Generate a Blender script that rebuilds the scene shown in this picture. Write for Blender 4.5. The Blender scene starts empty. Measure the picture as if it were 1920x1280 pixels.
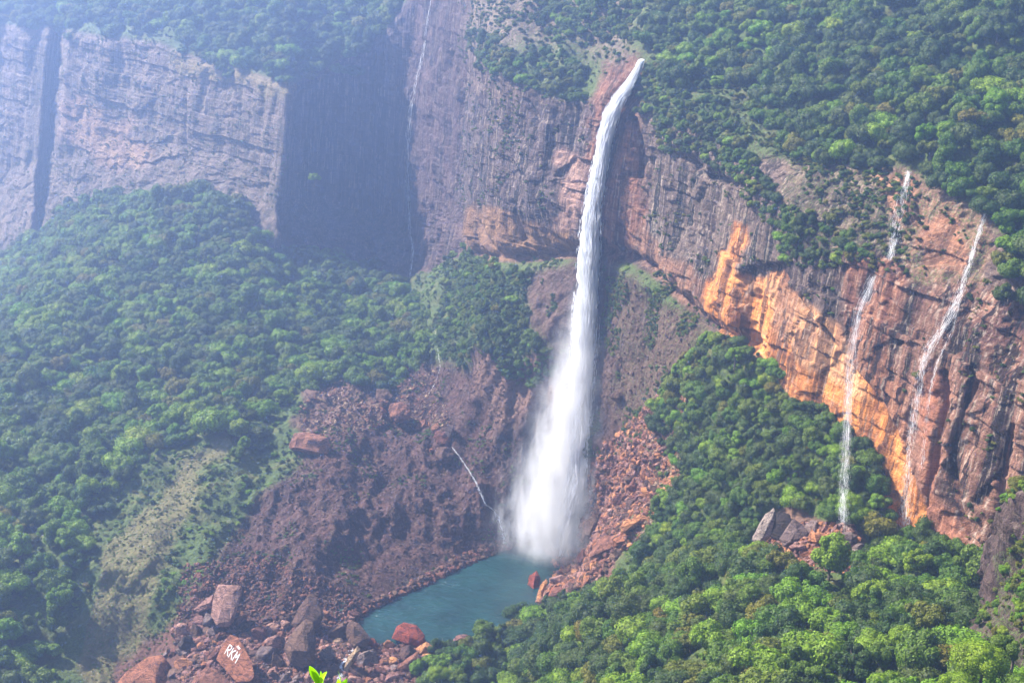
import bpy, bmesh, math, random
import numpy as np
from mathutils import Vector, Matrix, Euler
rnd = random.Random(7)
rng = np.random.default_rng(11)
sc = bpy.context.scene
COL = sc.collection
R = math.radians

# ------------------------------------------------------------------ camera
FPX = 2900.0
PITCH, ROLL = R(18), R(4.0)
CAM = np.array([0.0, 0.0, 480.0])
cd = bpy.data.cameras.new('camera'); cam = bpy.data.objects.new('camera', cd); COL.objects.link(cam)
cd.sensor_width = 36; cd.lens = FPX / 1920 * 36; cd.clip_start = 0.5; cd.clip_end = 6000
MROT = Matrix.Rotation(math.pi / 2 - PITCH, 3, 'X') @ Matrix.Rotation(ROLL, 3, 'Z')
cam.matrix_world = Matrix.Translation(CAM) @ MROT.to_4x4()
sc.camera = cam
MR = np.array(MROT)

# ------------------------------------------------------------------ world, sun, exposure
SUN_AZ, SUN_EL = R(-63), R(39)      # azimuth measured from +Y, negative = towards the left
w = bpy.data.worlds.new('World'); sc.world = w; w.use_nodes = True
nt = w.node_tree; nt.nodes.clear()
sky = nt.nodes.new('ShaderNodeTexSky'); sky.sky_type = 'NISHITA'; sky.sun_disc = False
sky.sun_elevation = SUN_EL; sky.sun_rotation = SUN_AZ; sky.air_density = 1.0; sky.dust_density = 1.0
bg = nt.nodes.new('ShaderNodeBackground'); bg.inputs[1].default_value = 0.085
wo = nt.nodes.new('ShaderNodeOutputWorld')
nt.links.new(sky.outputs[0], bg.inputs[0]); nt.links.new(bg.outputs[0], wo.inputs[0])
sd = bpy.data.lights.new('sun', 'SUN'); sun = bpy.data.objects.new('sun', sd); COL.objects.link(sun)
sd.energy = 5.0; sd.angle = R(0.6); sd.color = (1.0, 0.93, 0.82)
SDIR = Vector((math.sin(SUN_AZ) * math.cos(SUN_EL), math.cos(SUN_AZ) * math.cos(SUN_EL), math.sin(SUN_EL)))
sun.rotation_euler = SDIR.to_track_quat('Z', 'Y').to_euler()
sc.view_settings.view_transform = 'Standard'; sc.view_settings.look = 'None'
sc.view_settings.exposure = 1.95; sc.view_settings.gamma = 1.0
sc.cycles.use_denoising = True
sc.cycles.max_bounces = 8; sc.cycles.diffuse_bounces = 4; sc.cycles.glossy_bounces = 2
sc.cycles.transmission_bounces = 3; sc.cycles.volume_bounces = 1; sc.cycles.transparent_max_bounces = 8
HAZE_DENSITY = 0.00026

# ------------------------------------------------------------------ projection helpers
def raydir(px, py):
    d = np.stack([(np.asarray(px, float) - 960) / FPX, -(np.asarray(py, float) - 640) / FPX, -np.ones_like(np.asarray(px, float))], -1)
    return d @ MR.T
def P(px, py, Y):
    d = raydir(px, py); return CAM + d * (Y / d[..., 1])[..., None]
def PZ(px, py, z=0.0):
    d = raydir(px, py); return CAM + d * ((z - CAM[2]) / d[..., 2])[..., None]
def proj(p):
    q = (np.asarray(p) - CAM) @ MR
    return 960 + FPX * q[..., 0] / -q[..., 2], 640 - FPX * q[..., 1] / -q[..., 2]

# ------------------------------------------------------------------ noise
def _h(ix, iy, iz, s):
    h = (ix.astype(np.uint32) * np.uint32(374761393) + iy.astype(np.uint32) * np.uint32(668265263)
         + iz.astype(np.uint32) * np.uint32(2147483647) + np.uint32(s * 974711 + 1))
    h ^= h >> np.uint32(13); h *= np.uint32(1274126177); h ^= h >> np.uint32(16)
    h *= np.uint32(2246822519); h ^= h >> np.uint32(13)
    return h
def hash01(ix, iy, iz, s=0):
    return (_h(ix.astype(np.int64), iy.astype(np.int64), iz.astype(np.int64), s) & np.uint32(0xffffff)).astype(np.float32) / 16777215.0
def vnoise(x, y, z, s=0):
    x = np.asarray(x, np.float32); y = np.asarray(y, np.float32) + 0 * x; z = np.asarray(z, np.float32) + 0 * x
    fx, fy, fz = np.floor(x), np.floor(y), np.floor(z)
    u, v, w_ = x - fx, y - fy, z - fz
    u, v, w_ = u*u*u*(u*(u*6-15)+10), v*v*v*(v*(v*6-15)+10), w_*w_*w_*(w_*(w_*6-15)+10)
    out = 0
    for a in (0, 1):
        for b in (0, 1):
            for c in (0, 1):
                out = out + hash01(fx+a, fy+b, fz+c, s) * (u if a else 1-u) * (v if b else 1-v) * (w_ if c else 1-w_)
    return out * 2 - 1
def fbm(x, y, z, o=4, s=0, g=0.5):
    t, a = 0, 1.0
    for i in range(o):
        t = t + a * vnoise(x * 2**i + 17.3*i, y * 2**i + 5.1*i, z * 2**i + 9.7*i, s + i); a *= g
    return t
def inpoly(px, py, poly):
    r = np.zeros(px.shape, bool); n = len(poly)
    for i in range(n):
        x0, y0 = poly[i]; x1, y1 = poly[(i+1) % n]
        if y0 == y1: continue
        c = ((y0 > py) != (y1 > py)) & (px < (x1-x0) * (py-y0) / (y1-y0) + x0)
        r ^= c
    return r
def gblur(a, k):
    if k < 1: return a
    ker = np.exp(-0.5 * (np.arange(-2*k, 2*k+1) / k)**2); ker /= ker.sum()
    for ax in (0, 1):
        pad = [(0, 0)] * a.ndim; pad[ax] = (2*k, 2*k)
        b = np.pad(a, pad, mode='edge'); out = 0
        for i, kk in enumerate(ker):
            sl = [slice(None)] * a.ndim; sl[ax] = slice(i, i + a.shape[ax]); out = out + kk * b[tuple(sl)]
        a = out
    return a

# ------------------------------------------------------------------ materials
def mat(name):
    m = bpy.data.materials.new(name); m.use_nodes = True; m.node_tree.nodes.clear(); return m, m.node_tree
def N(nt, typ, **kw):
    n = nt.nodes.new(typ)
    for k, v in kw.items():
        if k.startswith('i_'): n.inputs[int(k[2:]) if k[2:].isdigit() else k[2:]].default_value = v
        else: setattr(n, k, v)
    return n
def mixc(nt, a, b, fac, mode='MIX'):
    n = nt.nodes.new('ShaderNodeMix'); n.data_type = 'RGBA'; n.blend_type = mode
    for s, v in ((n.inputs[0], fac), (n.inputs[6], a), (n.inputs[7], b)):
        if hasattr(v, 'is_output'): nt.links.new(v, s)
        else: s.default_value = v if not isinstance(v, tuple) else (*v, 1)
    return n.outputs[2]
def mapr(nt, v, a, b, c=0.0, d=1.0):
    n = nt.nodes.new('ShaderNodeMapRange'); nt.links.new(v, n.inputs[0])
    for i, x in enumerate((a, b, c, d)): n.inputs[i+1].default_value = x
    return n.outputs[0]
def mth(nt, op, a, b=0.0):
    n = nt.nodes.new('ShaderNodeMath'); n.operation = op
    for s, v in ((n.inputs[0], a), (n.inputs[1], b)):
        if hasattr(v, 'is_output'): nt.links.new(v, s)
        else: s.default_value = v
    return n.outputs[0]
def noise(nt, vec, scale, detail=6, rough=0.6, dist=0.0):
    n = N(nt, 'ShaderNodeTexNoise'); nt.links.new(vec, n.inputs['Vector'])
    n.inputs['Scale'].default_value = scale; n.inputs['Detail'].default_value = detail
    n.inputs['Roughness'].default_value = rough; n.inputs['Distortion'].default_value = dist
    return n.outputs['Fac']
def scaled(nt, vec, s):
    n = N(nt, 'ShaderNodeMapping'); nt.links.new(vec, n.inputs[0]); n.inputs['Scale'].default_value = s; return n.outputs[0]

def ground_material(name, cliff):
    m, t = mat(name)
    geo = N(t, 'ShaderNodeNewGeometry'); pos = geo.outputs['Position']
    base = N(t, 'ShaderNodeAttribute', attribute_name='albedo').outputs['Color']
    streak = N(t, 'ShaderNodeAttribute', attribute_name='streak').outputs['Fac']
    green = N(t, 'ShaderNodeAttribute', attribute_name='green').outputs['Fac']
    n1 = noise(t, pos, 0.06, 8, 0.65); n2 = noise(t, pos, 0.35, 6, 0.7)
    c = mixc(t, base, (0.55, 0.5, 0.5), mapr(t, n1, 0.52, 0.3), 'MULTIPLY')
    c = mixc(t, c, (1.45, 1.35, 1.2), mapr(t, n2, 0.5, 0.75, 0, 0.8), 'MULTIPLY')
    c = mixc(t, c, (0.45, 0.42, 0.45), mapr(t, n2, 0.48, 0.25, 0, 0.8), 'MULTIPLY')
    # vertical water stains
    sv = scaled(t, pos, (1, 1, 0.045))
    s1 = noise(t, sv, 0.11, 5, 0.6, 0.3); s2 = noise(t, sv, 0.5, 4, 0.6)
    st = mth(t, 'MULTIPLY', mapr(t, s1, 0.515, 0.555), streak)
    c = mixc(t, c, (0.12, 0.10, 0.13), st, 'MULTIPLY')
    s0 = noise(t, scaled(t, pos, (1, 1, 0.09)), 0.035, 4, 0.6, .5); c = mixc(t, c, (0.40, 0.34, 0.40), mth(t, 'MULTIPLY', mapr(t, s0, 0.50, 0.60), streak), 'MULTIPLY')
    st2 = mth(t, 'MULTIPLY', mapr(t, s2, 0.52, 0.66, 0, 0.75), streak)
    c = mixc(t, c, (0.38, 0.31, 0.33), st2, 'MULTIPLY')
    st3 = mth(t, 'MULTIPLY', mapr(t, s2, 0.46, 0.34, 0, 0.45), streak)
    c = mixc(t, c, (0.58, 0.46, 0.36), st3)
    # bedding
    bv = scaled(t, pos, (0.05, 0.05, 1)); b1 = noise(t, bv, 0.45, 5, 0.65, 0.4)
    c = mixc(t, c, (0.62, 0.58, 0.6), mth(t, 'MULTIPLY', mapr(t, b1, 0.50, 0.38, 0, .8), mapr(t, streak, 0, 0.25)), 'MULTIPLY')
    # lichen / scrub tint
    g1 = noise(t, pos, 0.9, 4, 0.75); g0 = noise(t, pos, 0.045, 4, 0.6)
    gc = mixc(t, (0.035, 0.062, 0.014), (0.105, 0.145, 0.03), mapr(t, g1, 0.35, 0.68))
    gc = mixc(t, gc, (0.15, 0.13, 0.045), mapr(t, g0, 0.52, 0.68, 0, 0.6))
    gm = mapr(t, mth(t, 'ADD', mth(t, 'MULTIPLY', mth(t, 'SUBTRACT', g1, 0.5), 1.8), green), 0.38, 0.62)
    c = mixc(t, c, gc, gm)
    bs = N(t, 'ShaderNodeBsdfPrincipled'); t.links.new(c, bs.inputs['Base Color'])
    bs.inputs['Roughness'].default_value = 0.85; bs.inputs['Specular IOR Level'].default_value = 0.2
    # bump: pebbles + fine grain
    vo = N(t, 'ShaderNodeTexVoronoi'); t.links.new(pos, vo.inputs['Vector']); vo.inputs['Scale'].default_value = 0.33 if not cliff else 0.16
    hh = mth(t, 'ADD', mth(t, 'MULTIPLY', n2, 2.2), mth(t, 'MULTIPLY', vo.outputs['Distance'], -0.9))
    hh = mth(t, 'ADD', hh, mth(t, 'MULTIPLY', noise(t, pos, 1.6, 4, 0.7), 0.7))
    if cliff: hh = mth(t, 'ADD', hh, mth(t, 'MULTIPLY', b1, .9)); hh = mth(t, 'ADD', hh, mth(t, 'MULTIPLY', s2, 1.4))
    bu = N(t, 'ShaderNodeBump'); bu.inputs['Strength'].default_value = 0.9; bu.inputs['Distance'].default_value = 1.6
    t.links.new(hh, bu.inputs['Height']); t.links.new(bu.outputs[0], bs.inputs['Normal'])
    o = N(t, 'ShaderNodeOutputMaterial'); t.links.new(bs.outputs[0], o.inputs[0])
    return m
M_CLIFF = ground_material('cliff_rock', True); M_HILL = ground_material('hillside_soil', False)

def rock_material(name, col, dark=(0.5, 0.45, 0.45), patch=None):
    m, t = mat(name)
    tc = N(t, 'ShaderNodeNewGeometry'); pos = tc.outputs['Position']
    oi = N(t, 'ShaderNodeObjectInfo').outputs['Random']
    n1 = noise(t, pos, 0.25, 8, 0.7); n2 = noise(t, pos, 1.3, 6, 0.7); b = noise(t, scaled(t, pos, (.2, .5, 1.4)), 0.7, 5, 0.6, .6)
    c = mixc(t, col, dark, mapr(t, n1, 0.55, 0.35), 'MULTIPLY')
    c = mixc(t, c, (1.5, 1.35, 1.25), mapr(t, n2, 0.5, 0.72, 0, .8), 'MULTIPLY')
    c = mixc(t, c, (0.45, 0.4, 0.42), mapr(t, b, 0.48, 0.36, 0, .8), 'MULTIPLY')
    c = mixc(t, c, patch or (1.25, 1.2, 1.2), mapr(t, n1, 0.55, 0.66, 0, .8 if patch else .4), 'MIX' if patch else 'MULTIPLY')
    vo = N(t, 'ShaderNodeTexVoronoi'); vo.feature = 'DISTANCE_TO_EDGE'; vo.inputs['Scale'].default_value = .16
    wv = N(t, 'ShaderNodeVectorMath'); wv.operation = 'ADD'; t.links.new(pos, wv.inputs[0]); nz = N(t, 'ShaderNodeTexNoise'); nz.inputs['Scale'].default_value = .3; t.links.new(pos, nz.inputs['Vector'])
    sv_ = N(t, 'ShaderNodeVectorMath'); sv_.operation = 'SCALE'; sv_.inputs['Scale'].default_value = 5.0; t.links.new(nz.outputs['Color'], sv_.inputs[0]); t.links.new(sv_.outputs[0], wv.inputs[1]); t.links.new(wv.outputs[0], vo.inputs['Vector'])
    c = mixc(t, c, (0.3, 0.26, 0.28), mapr(t, vo.outputs['Distance'], 0.05, 0.01, 0, .85), 'MULTIPLY')
    hv = N(t, 'ShaderNodeHueSaturation'); t.links.new(c, hv.inputs['Color']); t.links.new(mapr(t, oi, 0, 1, 0.7, 1.25), hv.inputs['Value'])
    t.links.new(mapr(t, oi, 0, 1, 0.492, 0.512), hv.inputs['Hue'])
    bs = N(t, 'ShaderNodeBsdfPrincipled'); t.links.new(hv.outputs[0], bs.inputs['Base Color'])
    bs.inputs['Roughness'].default_value = 0.8; bs.inputs['Specular IOR Level'].default_value = 0.25
    bu = N(t, 'ShaderNodeBump'); bu.inputs['Strength'].default_value = 1.0; bu.inputs['Distance'].default_value = 1.5
    t.links.new(mth(t, 'ADD', n2, b), bu.inputs['Height']); t.links.new(bu.outputs[0], bs.inputs['Normal'])
    o = N(t, 'ShaderNodeOutputMaterial'); t.links.new(bs.outputs[0], o.inputs[0]); return m
ROCK = {
    'orange': rock_material('orange_rock', (0.425, 0.170, 0.073)),
    'red': rock_material('red_rock', (0.224, 0.085, 0.054)),
    'rust': rock_material('rust_rock', (0.306, 0.061, 0.024)),
    'pink': rock_material('pink_rock', (0.323, 0.161, 0.128)),
    'brown': rock_material('brown_rock', (0.129, 0.065, 0.044)),
    'grey': rock_material('grey_rock', (0.204, 0.140, 0.124)),
    'pale': rock_material('pale_rock', (0.272, 0.211, 0.184), (0.45, 0.42, 0.42), (0.12, 0.085, 0.075)),
    'tan': rock_material('tan_rock', (0.357, 0.237, 0.145)),
    'dark': rock_material('dark_rock', (0.068, 0.045, 0.037)),
}
def leaf_material(name, col, warm):
    m, t = mat(name)
    g = N(t, 'ShaderNodeNewGeometry'); oi = N(t, 'ShaderNodeObjectInfo').outputs['Random']
    c = mixc(t, col, warm, mapr(t, oi, 0.35, 1.0, 0, 0.8))
    hv = N(t, 'ShaderNodeHueSaturation'); t.links.new(c, hv.inputs['Color'])
    t.links.new(mapr(t, g.outputs['Random Per Island'], 0, 1, 0.6, 1.45), hv.inputs['Value'])
    t.links.new(mapr(t, mth(t, 'FRACT', mth(t, 'MULTIPLY', oi, 7.31)), 0, 1, 0.485, 0.515), hv.inputs['Hue'])
    df = N(t, 'ShaderNodeBsdfPrincipled'); t.links.new(hv.outputs[0], df.inputs['Base Color']); df.inputs['Roughness'].default_value = 0.65
    df.inputs['Specular IOR Level'].default_value = 0.25
    tr = N(t, 'ShaderNodeBsdfTranslucent'); t.links.new(mixc(t, hv.outputs[0], (1.2, 1.5, 0.4), 1.0, 'MULTIPLY'), tr.inputs[0])
    mx = N(t, 'ShaderNodeMixShader'); mx.inputs[0].default_value = 0.28
    t.links.new(df.outputs[0], mx.inputs[1]); t.links.new(tr.outputs[0], mx.inputs[2])
    o = N(t, 'ShaderNodeOutputMaterial'); t.links.new(mx.outputs[0], o.inputs[0]); return m
LEAF = [leaf_material('deep_green_leaves', (0.028, 0.057, 0.004), (0.052, 0.075, 0.003)),
        leaf_material('mid_green_leaves', (0.057, 0.109, 0.003), (0.096, 0.128, 0.004)),
        leaf_material('bright_green_leaves', (0.100, 0.181, 0.002), (0.150, 0.195, 0.002)),
        leaf_material('olive_leaves', (0.090, 0.101, 0.004), (0.142, 0.110, 0.004))]
def plain(name, col, rough=0.8):
    m, t = mat(name); bs = N(t, 'ShaderNodeBsdfPrincipled')
    pos = N(t, 'ShaderNodeNewGeometry').outputs['Position']
    c = mixc(t, col, tuple(x*0.6 for x in col), mapr(t, noise(t, pos, 2.0), 0.4, 0.65))
    t.links.new(c, bs.inputs['Base Color']); bs.inputs['Roughness'].default_value = rough
    o = N(t, 'ShaderNodeOutputMaterial'); t.links.new(bs.outputs[0], o.inputs[0]); return m
M_BARK = plain('bark', (0.12, 0.09, 0.07))
def water_white():
    m, t = mat('falling_water')
    d = N(t, 'ShaderNodeBsdfDiffuse'); d.inputs[0].default_value = (0.95, 0.96, 0.98, 1)
    tr = N(t, 'ShaderNodeBsdfTranslucent'); tr.inputs[0].default_value = (0.95, 0.96, 1.0, 1)
    mx = N(t, 'ShaderNodeMixShader'); mx.inputs[0].default_value = 0.5
    t.links.new(d.outputs[0], mx.inputs[1]); t.links.new(tr.outputs[0], mx.inputs[2])
    o = N(t, 'ShaderNodeOutputMaterial'); t.links.new(mx.outputs[0], o.inputs[0]); return m
M_WHITE = water_white()

# ------------------------------------------------------------------ object helpers
def mesh_np(name, V, F, mats, smooth=True, parent=None, corners=4):
    me = bpy.data.meshes.new(name)
    V = np.ascontiguousarray(V, np.float32); F = np.ascontiguousarray(F, np.int32)
    me.vertices.add(len(V)); me.vertices.foreach_set('co', V.ravel())
    me.loops.add(F.size); me.loops.foreach_set('vertex_index', F.ravel())
    me.polygons.add(len(F)); me.polygons.foreach_set('loop_start', np.arange(0, F.size, corners, dtype=np.int32))
    if smooth is not None: me.polygons.foreach_set('use_smooth', np.full(len(F), smooth, bool))
    for m in (mats if isinstance(mats, (list, tuple)) else [mats]): me.materials.append(m)
    me.update(calc_edges=True)
    o = bpy.data.objects.new(name, me); COL.objects.link(o)
    if parent: o.parent = parent
    return o
def tag(o, label=None, cat=None, group=None, kind=None):
    if label: o['label'] = label
    if cat: o['category'] = cat
    if group: o['group'] = group
    if kind: o['kind'] = kind
    return o
def empty(name, loc):
    o = bpy.data.objects.new(name, None); COL.objects.link(o); o.location = loc; o.empty_display_size = 1; return o

# ------------------------------------------------------------------ terrain: a swept gorge wall
# every column is a profile from the plateau down to the gorge floor: (px, py, distance) seen from the viewpoint;
# a distance of None puts the point on the pool's water level (fourth value: height above it)
Z = None
COLS = [
 # back            forest edge      ledge            mid cliff        foot             slope a          slope b          far bank         near bank        front
 [(-180,-150,1850),(-180,60,1640),(-170,170,1635),(-170,330,1625),(-170,560,1480),(-170,740,1120),(-170,940,960),(-170,1110,880),(-170,1240,820),(-190,1450,720)],
 [(-20,-150,1800),(-10,45,1510),(-5,170,1500),(-10,330,1490),(-10,500,1420),(-20,660,1150),(-20,860,980),(-20,1060,890),(-20,1220,830),(-30,1450,730)],
 [(95,-150,1770),(100,48,1425),(88,170,1420),(76,300,1415),(56,460,1360),(60,620,1170),(50,840,990),(40,1050,900),(40,1220,840),(30,1450,740)],
 [(112,-150,1770),(110,52,1540),(98,170,1545),(87,290,1545),(72,445,1400),(100,600,1170),(90,820,995),(80,1050,900),(70,1220,842),(60,1450,742)],
 [(135,-150,1740),(130,60,1345),(122,170,1340),(112,290,1335),(120,400,1320),(140,580,1160),(130,800,1000),(120,1040,900),(100,1220,845),(90,1450,745)],
 [(300,-150,1700),(300,85,1310),(295,180,1300),(290,260,1290),(300,345,1275),(290,520,1150),(240,800,985),(175,1060,888),(165,1220,848),(150,1450,750)],
 [(440,-150,1680),(440,135,1270),(436,210,1262),(434,290,1255),(435,375,1240),(420,560,1120),(400,800,985),(250,1060,885),(215,1220,853),(190,1450,760)],
 [(560,-150,1650),(543,165,1240),(540,250,1236),(532,360,1230),(519,475,1215),(490,630,1095),(452,820,980),(345,1090,878),(290,1235,846),(240,1450,765)],
 [(600,-150,1660),(558,160,1300),(552,260,1300),(545,370,1300),(535,480,1270),(530,640,1105),(500,830,985),(400,1100,Z,16),(340,1240,Z,3),(300,1450,Z,6)],
 [(680,-150,1680),(640,110,1390),(630,260,1395),(620,380,1395),(610,485,1340),(590,650,1120),(560,830,995),(480,1120,Z,11),(430,1240,Z,3),(400,1450,Z,5)],
 [(740,-150,1700),(722,60,1440),(712,260,1445),(703,400,1445),(692,500,1380),(675,650,1150),(650,820,1012),(570,1135,Z,7),(540,1215,Z,2.5),(520,1450,Z,4)],
 [(815,-150,1650),(790,-40,1430),(780,250,1420),(772,400,1412),(768,520,1370),(770,660,1170),(745,850,1025),(680,1150,Z,0),(690,1200,Z,1.5),(600,1450,Z,4)],
 [(900,-150,1550),(880,-30,1330),(872,250,1300),(868,380,1285),(862,480,1250),(838,640,1130),(825,850,1035),(800,1093,Z,0),(790,1205,Z,1.5),(700,1450,Z,4)],
 [(960,-150,1450),(935,120,1190),(930,280,1172),(928,388,1158),(928,488,1160),(905,640,1095),(925,850,1045),(900,1045,Z,0),(870,1205,Z,1.5),(770,1450,Z,5)],
 [(1060,-150,1400),(1030,185,1118),(1022,300,1108),(1015,385,1098),(1008,488,1112),(990,640,1075),(1005,850,1035),(960,1018,Z,0),(950,1180,Z,1.5),(830,1450,Z,8)],
 [(1150,-150,1350),(1125,195,1075),(1110,290,1066),(1095,370,1058),(1083,478,1064),(1068,620,1052),(1055,820,1035),(1005,1018,Z,0),(985,1150,Z,0),(880,1450,730)],
 [(1205,-150,1330),(1195,112,1062),(1172,240,1046),(1158,360,1038),(1148,478,1034),(1138,630,1024),(1115,850,1000),(1055,1055,Z,0),(1010,1135,Z,3),(900,1450,720)],
 [(1270,-150,1300),(1235,150,1020),(1245,255,995),(1238,400,985),(1225,515,978),(1215,670,962),(1175,890,945),(1085,1065,Z,3),(1040,1150,870),(960,1450,690)],
 [(1370,-150,1260),(1370,215,950),(1345,300,925),(1335,460,918),(1310,612,905),(1290,760,878),(1215,940,890),(1130,1080,860),(1080,1180,770),(1020,1450,620)],
 [(1480,-150,1200),(1490,285,875),(1445,380,852),(1430,520,842),(1410,665,828),(1385,800,800),(1310,960,805),(1220,1080,790),(1160,1190,690),(1100,1450,540)],
 [(1600,-150,1150),(1605,305,820),(1545,470,788),(1525,620,778),(1505,785,768),(1480,890,745),(1420,980,735),(1350,1075,705),(1290,1190,610),(1250,1450,480)],
 [(1700,-150,1100),(1705,325,785),(1640,495,752),(1620,650,742),(1600,845,728),(1580,930,703),(1540,1010,690),(1490,1090,640),(1460,1200,555),(1430,1450,450)],
 [(1800,-150,1050),(1790,370,750),(1735,560,716),(1715,720,706),(1692,1005,688),(1670,1055,665),(1650,1100,640),(1630,1160,590),(1620,1235,530),(1620,1450,430)],
 [(1880,-150,1020),(1855,410,722),(1810,620,690),(1795,780,680),(1780,1040,652),(1770,1080,630),(1765,1120,605),(1770,1175,560),(1780,1250,500),(1800,1450,410)],
 [(1960,-150,990),(1915,520,690),(1885,700,660),(1875,850,650),(1855,1110,615),(1860,1140,600),(1870,1170,580),(1890,1220,540),(1910,1290,480),(1940,1450,390)],
 [(2150,-150,940),(2110,600,620),(2090,760,600),(2080,900,590),(2060,1200,555),(2070,1230,540),(2080,1260,520),(2100,1310,480),(2120,1370,430),(2150,1500,360)],
]
def ctrl(e):
    if e[2] is None: return PZ(e[0], e[1], e[3])
    return P(e[0], e[1], float(e[2]))
K = np.array([[ctrl(e) for e in c] for c in COLS])
NC, NR = K.shape[:2]
# the left-hand walls stand further back
_cf = np.array([1.62, 1.58, 1.54, 1.52, 1.5, 1.42, 1.37, 1.33, 1.34, 1.34, 1.33, 1.27, 1.13] + [1.0]*(NC-13)); _rw = np.array([1, 1, 1, 1, .92, .66, .30, 0, 0, 0])
_f = 1 + (_cf[:, None]-1) * _rw[None, :]; _fm = np.minimum(_cf, (CAM[2] + np.where(np.arange(NC) < 5, 110, np.where(np.arange(NC) < 6, 45, -8))) / (CAM[2]-K[:, 4, 2])); _fm[:5] = 1.5; _fm[5] = 1.42; _f = 1 + (_fm[:, None]-1) * _rw[None, :]
_zmin = np.array([-999, -999, -999, -999, -999, 34, 22, 0, 0, 0])[None, :]
_f = np.where(_f > 1, np.maximum(1, np.minimum(_f, (CAM[2]-_zmin) / (CAM[2]-K[..., 2]))), 1); K = CAM + (K-CAM) * _f[..., None]
mx_ = np.array([COLS[i][4][0] for i in range(NC)], float)
cn = np.maximum(8, np.round(np.abs(np.diff([np.mean([c[r][0] for r in (1, 4, 6)]) for c in COLS])) / 1.9)).astype(int)
rn = np.array([70, 80, 85, 90, 95, 105, 115, 80, 70])
U = np.concatenate([np.linspace(i, i+1, n, endpoint=False) for i, n in enumerate(cn)] + [[NC-1.0]])
T = np.concatenate([np.linspace(i, i+1, n, endpoint=False) for i, n in enumerate(rn)] + [[NR-1.0]])
iu = np.minimum(U.astype(int), NC-2); fu = (U - iu)[:, None, None]
it = np.minimum(T.astype(int), NR-2); ft = (T - it)[None, :, None]
A = K[iu] * (1-fu) + K[iu+1] * fu
G = A[:, it] * (1-ft) + A[:, it+1] * ft
Gs = gblur(G, 9); Gc = gblur(G, 3)
TT = np.broadcast_to(T[None, :], G.shape[:2]); UU = np.broadcast_to(U[:, None], G.shape[:2])
wallw = np.clip(np.minimum((TT - 0.9) / 0.25, (4.12 - TT) / 0.2), 0, 1)
G = Gs * (1 - wallw[..., None]) + Gc * wallw[..., None]
Gb = gblur(G, 14)
du = np.gradient(Gb, axis=0); dv = np.gradient(Gb, axis=1)
nn = np.cross(dv, du); nn /= np.linalg.norm(nn, axis=-1, keepdims=True) + 1e-9
nn *= np.sign(((CAM - Gb) * nn).sum(-1, keepdims=True))
nh = nn.copy(); nh[..., 2] *= 0.15; nh /= np.linalg.norm(nh, axis=-1, keepdims=True)
X, Y, Zz = G[..., 0], G[..., 1], G[..., 2]
px0, py0 = proj(G)
# wall relief
al = (Y * 0.8 + X * 0.6)
wp = vnoise(X/40, Y/40, Zz/60, 3)
lsm = np.where(UU < 10.5, 0.5, np.where(UU > 16.5, .5, .55))
d_w = fbm(X/55, Y/55, Zz/130, 3, 10) * 4.5
d_w += (fbm(X/11, Y/11, Zz/110, 3, 20) * 1.7 + np.minimum(0, fbm(X/16, Y/16, Zz/160, 2, 25) + .2) * 6) * lsm
zz = Zz + 0.06*al + wp*6
bed = np.floor(zz/7.0); bed2 = np.floor(zz/19.0)
fz = (zz/7.0 - bed)
d_w += (hash01(bed, 0*bed, 0*bed, 5) - 0.5) * 0.7 + (hash01(bed2, 0*bed2, 0*bed2, 6) - 0.5) * 2.6
jt = np.floor((al + 5*vnoise(X/20, Y/20, Zz/60, 31)) / 13.0)
d_w += (hash01(jt, bed2, 0*jt, 8) - 0.5) * np.where(UU > 16.5, 2.4, 4.0)
jt2 = np.floor((al + 2*vnoise(X/9, Y/9, Zz/20, 32)) / 4.5)
d_w += (hash01(jt2, bed, 0*jt2, 9) - 0.5) * 1.3
d_w += fbm(X/4, Y/4, Zz/3, 3, 40) * 0.4
d_w += np.where(fbm(X/30, Y/30, (Zz + al*.5)/22, 3, 45) > .18, -2.2, 0) * lsm
def pdist(line):
    d = np.full(px0.shape, 1e9)
    for (x0, y0), (x1, y1) in zip(line, line[1:]):
        t_ = np.clip(((px0-x0)*(x1-x0) + (py0-y0)*(y1-y0)) / ((x1-x0)**2 + (y1-y0)**2), 0, 1)
        d = np.minimum(d, np.hypot(px0-x0-t_*(x1-x0), py0-y0-t_*(y1-y0)))
    return d
for ln_, dp, wd_ in [([(1832,690),(1838,712),(1815,780),(1795,850),(1791,890),(1800,950),(1806,1000)], 9, 6), ([(1775,700),(1778,760),(1750,880),(1728,960)], 5, 6), ([(1193,225),(1196,300),(1190,330)], 9, 6),
        ([(1905,800),(1870,900),(1850,1000),(1825,1080)], 7, 5), ([(903,420),(925,480)], 5, 5), ([(958,380),(975,450)], 5, 5), ([(1290,300),(1320,330),(1400,350)], 4, 6), ([(985,190),(1005,225),(1010,260)], 5, 5), ([(858,190),(850,330),(868,440)], 6, 7), ([(700,100),(690,300),(690,480)], 8, 8), ([(348,170),(350,260),(345,340)], 4, 4)]:
    d_w -= dp * np.exp(-(pdist(ln_) / wd_)**2)
lowband = inpoly(px0 + 3*vnoise(X/6, Y/6, Zz/6, 47), py0, [(1390,520),(1408,500),(1470,492),(1500,560),(1560,650),(1600,690),(1640,740),(1700,850),(1730,930),(1745,1080),(1640,1080),(1500,900),(1380,700)]).astype(np.float32)
d_w -= 5.0 * gblur(lowband, 1)
foot = np.exp(-((TT - 4.0) / .16)**2) * np.clip((UU - 12.0) / .6, 0, 1) * np.clip((19.2 - UU) / .8, 0, 1)
d_w -= 9 * foot
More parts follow.
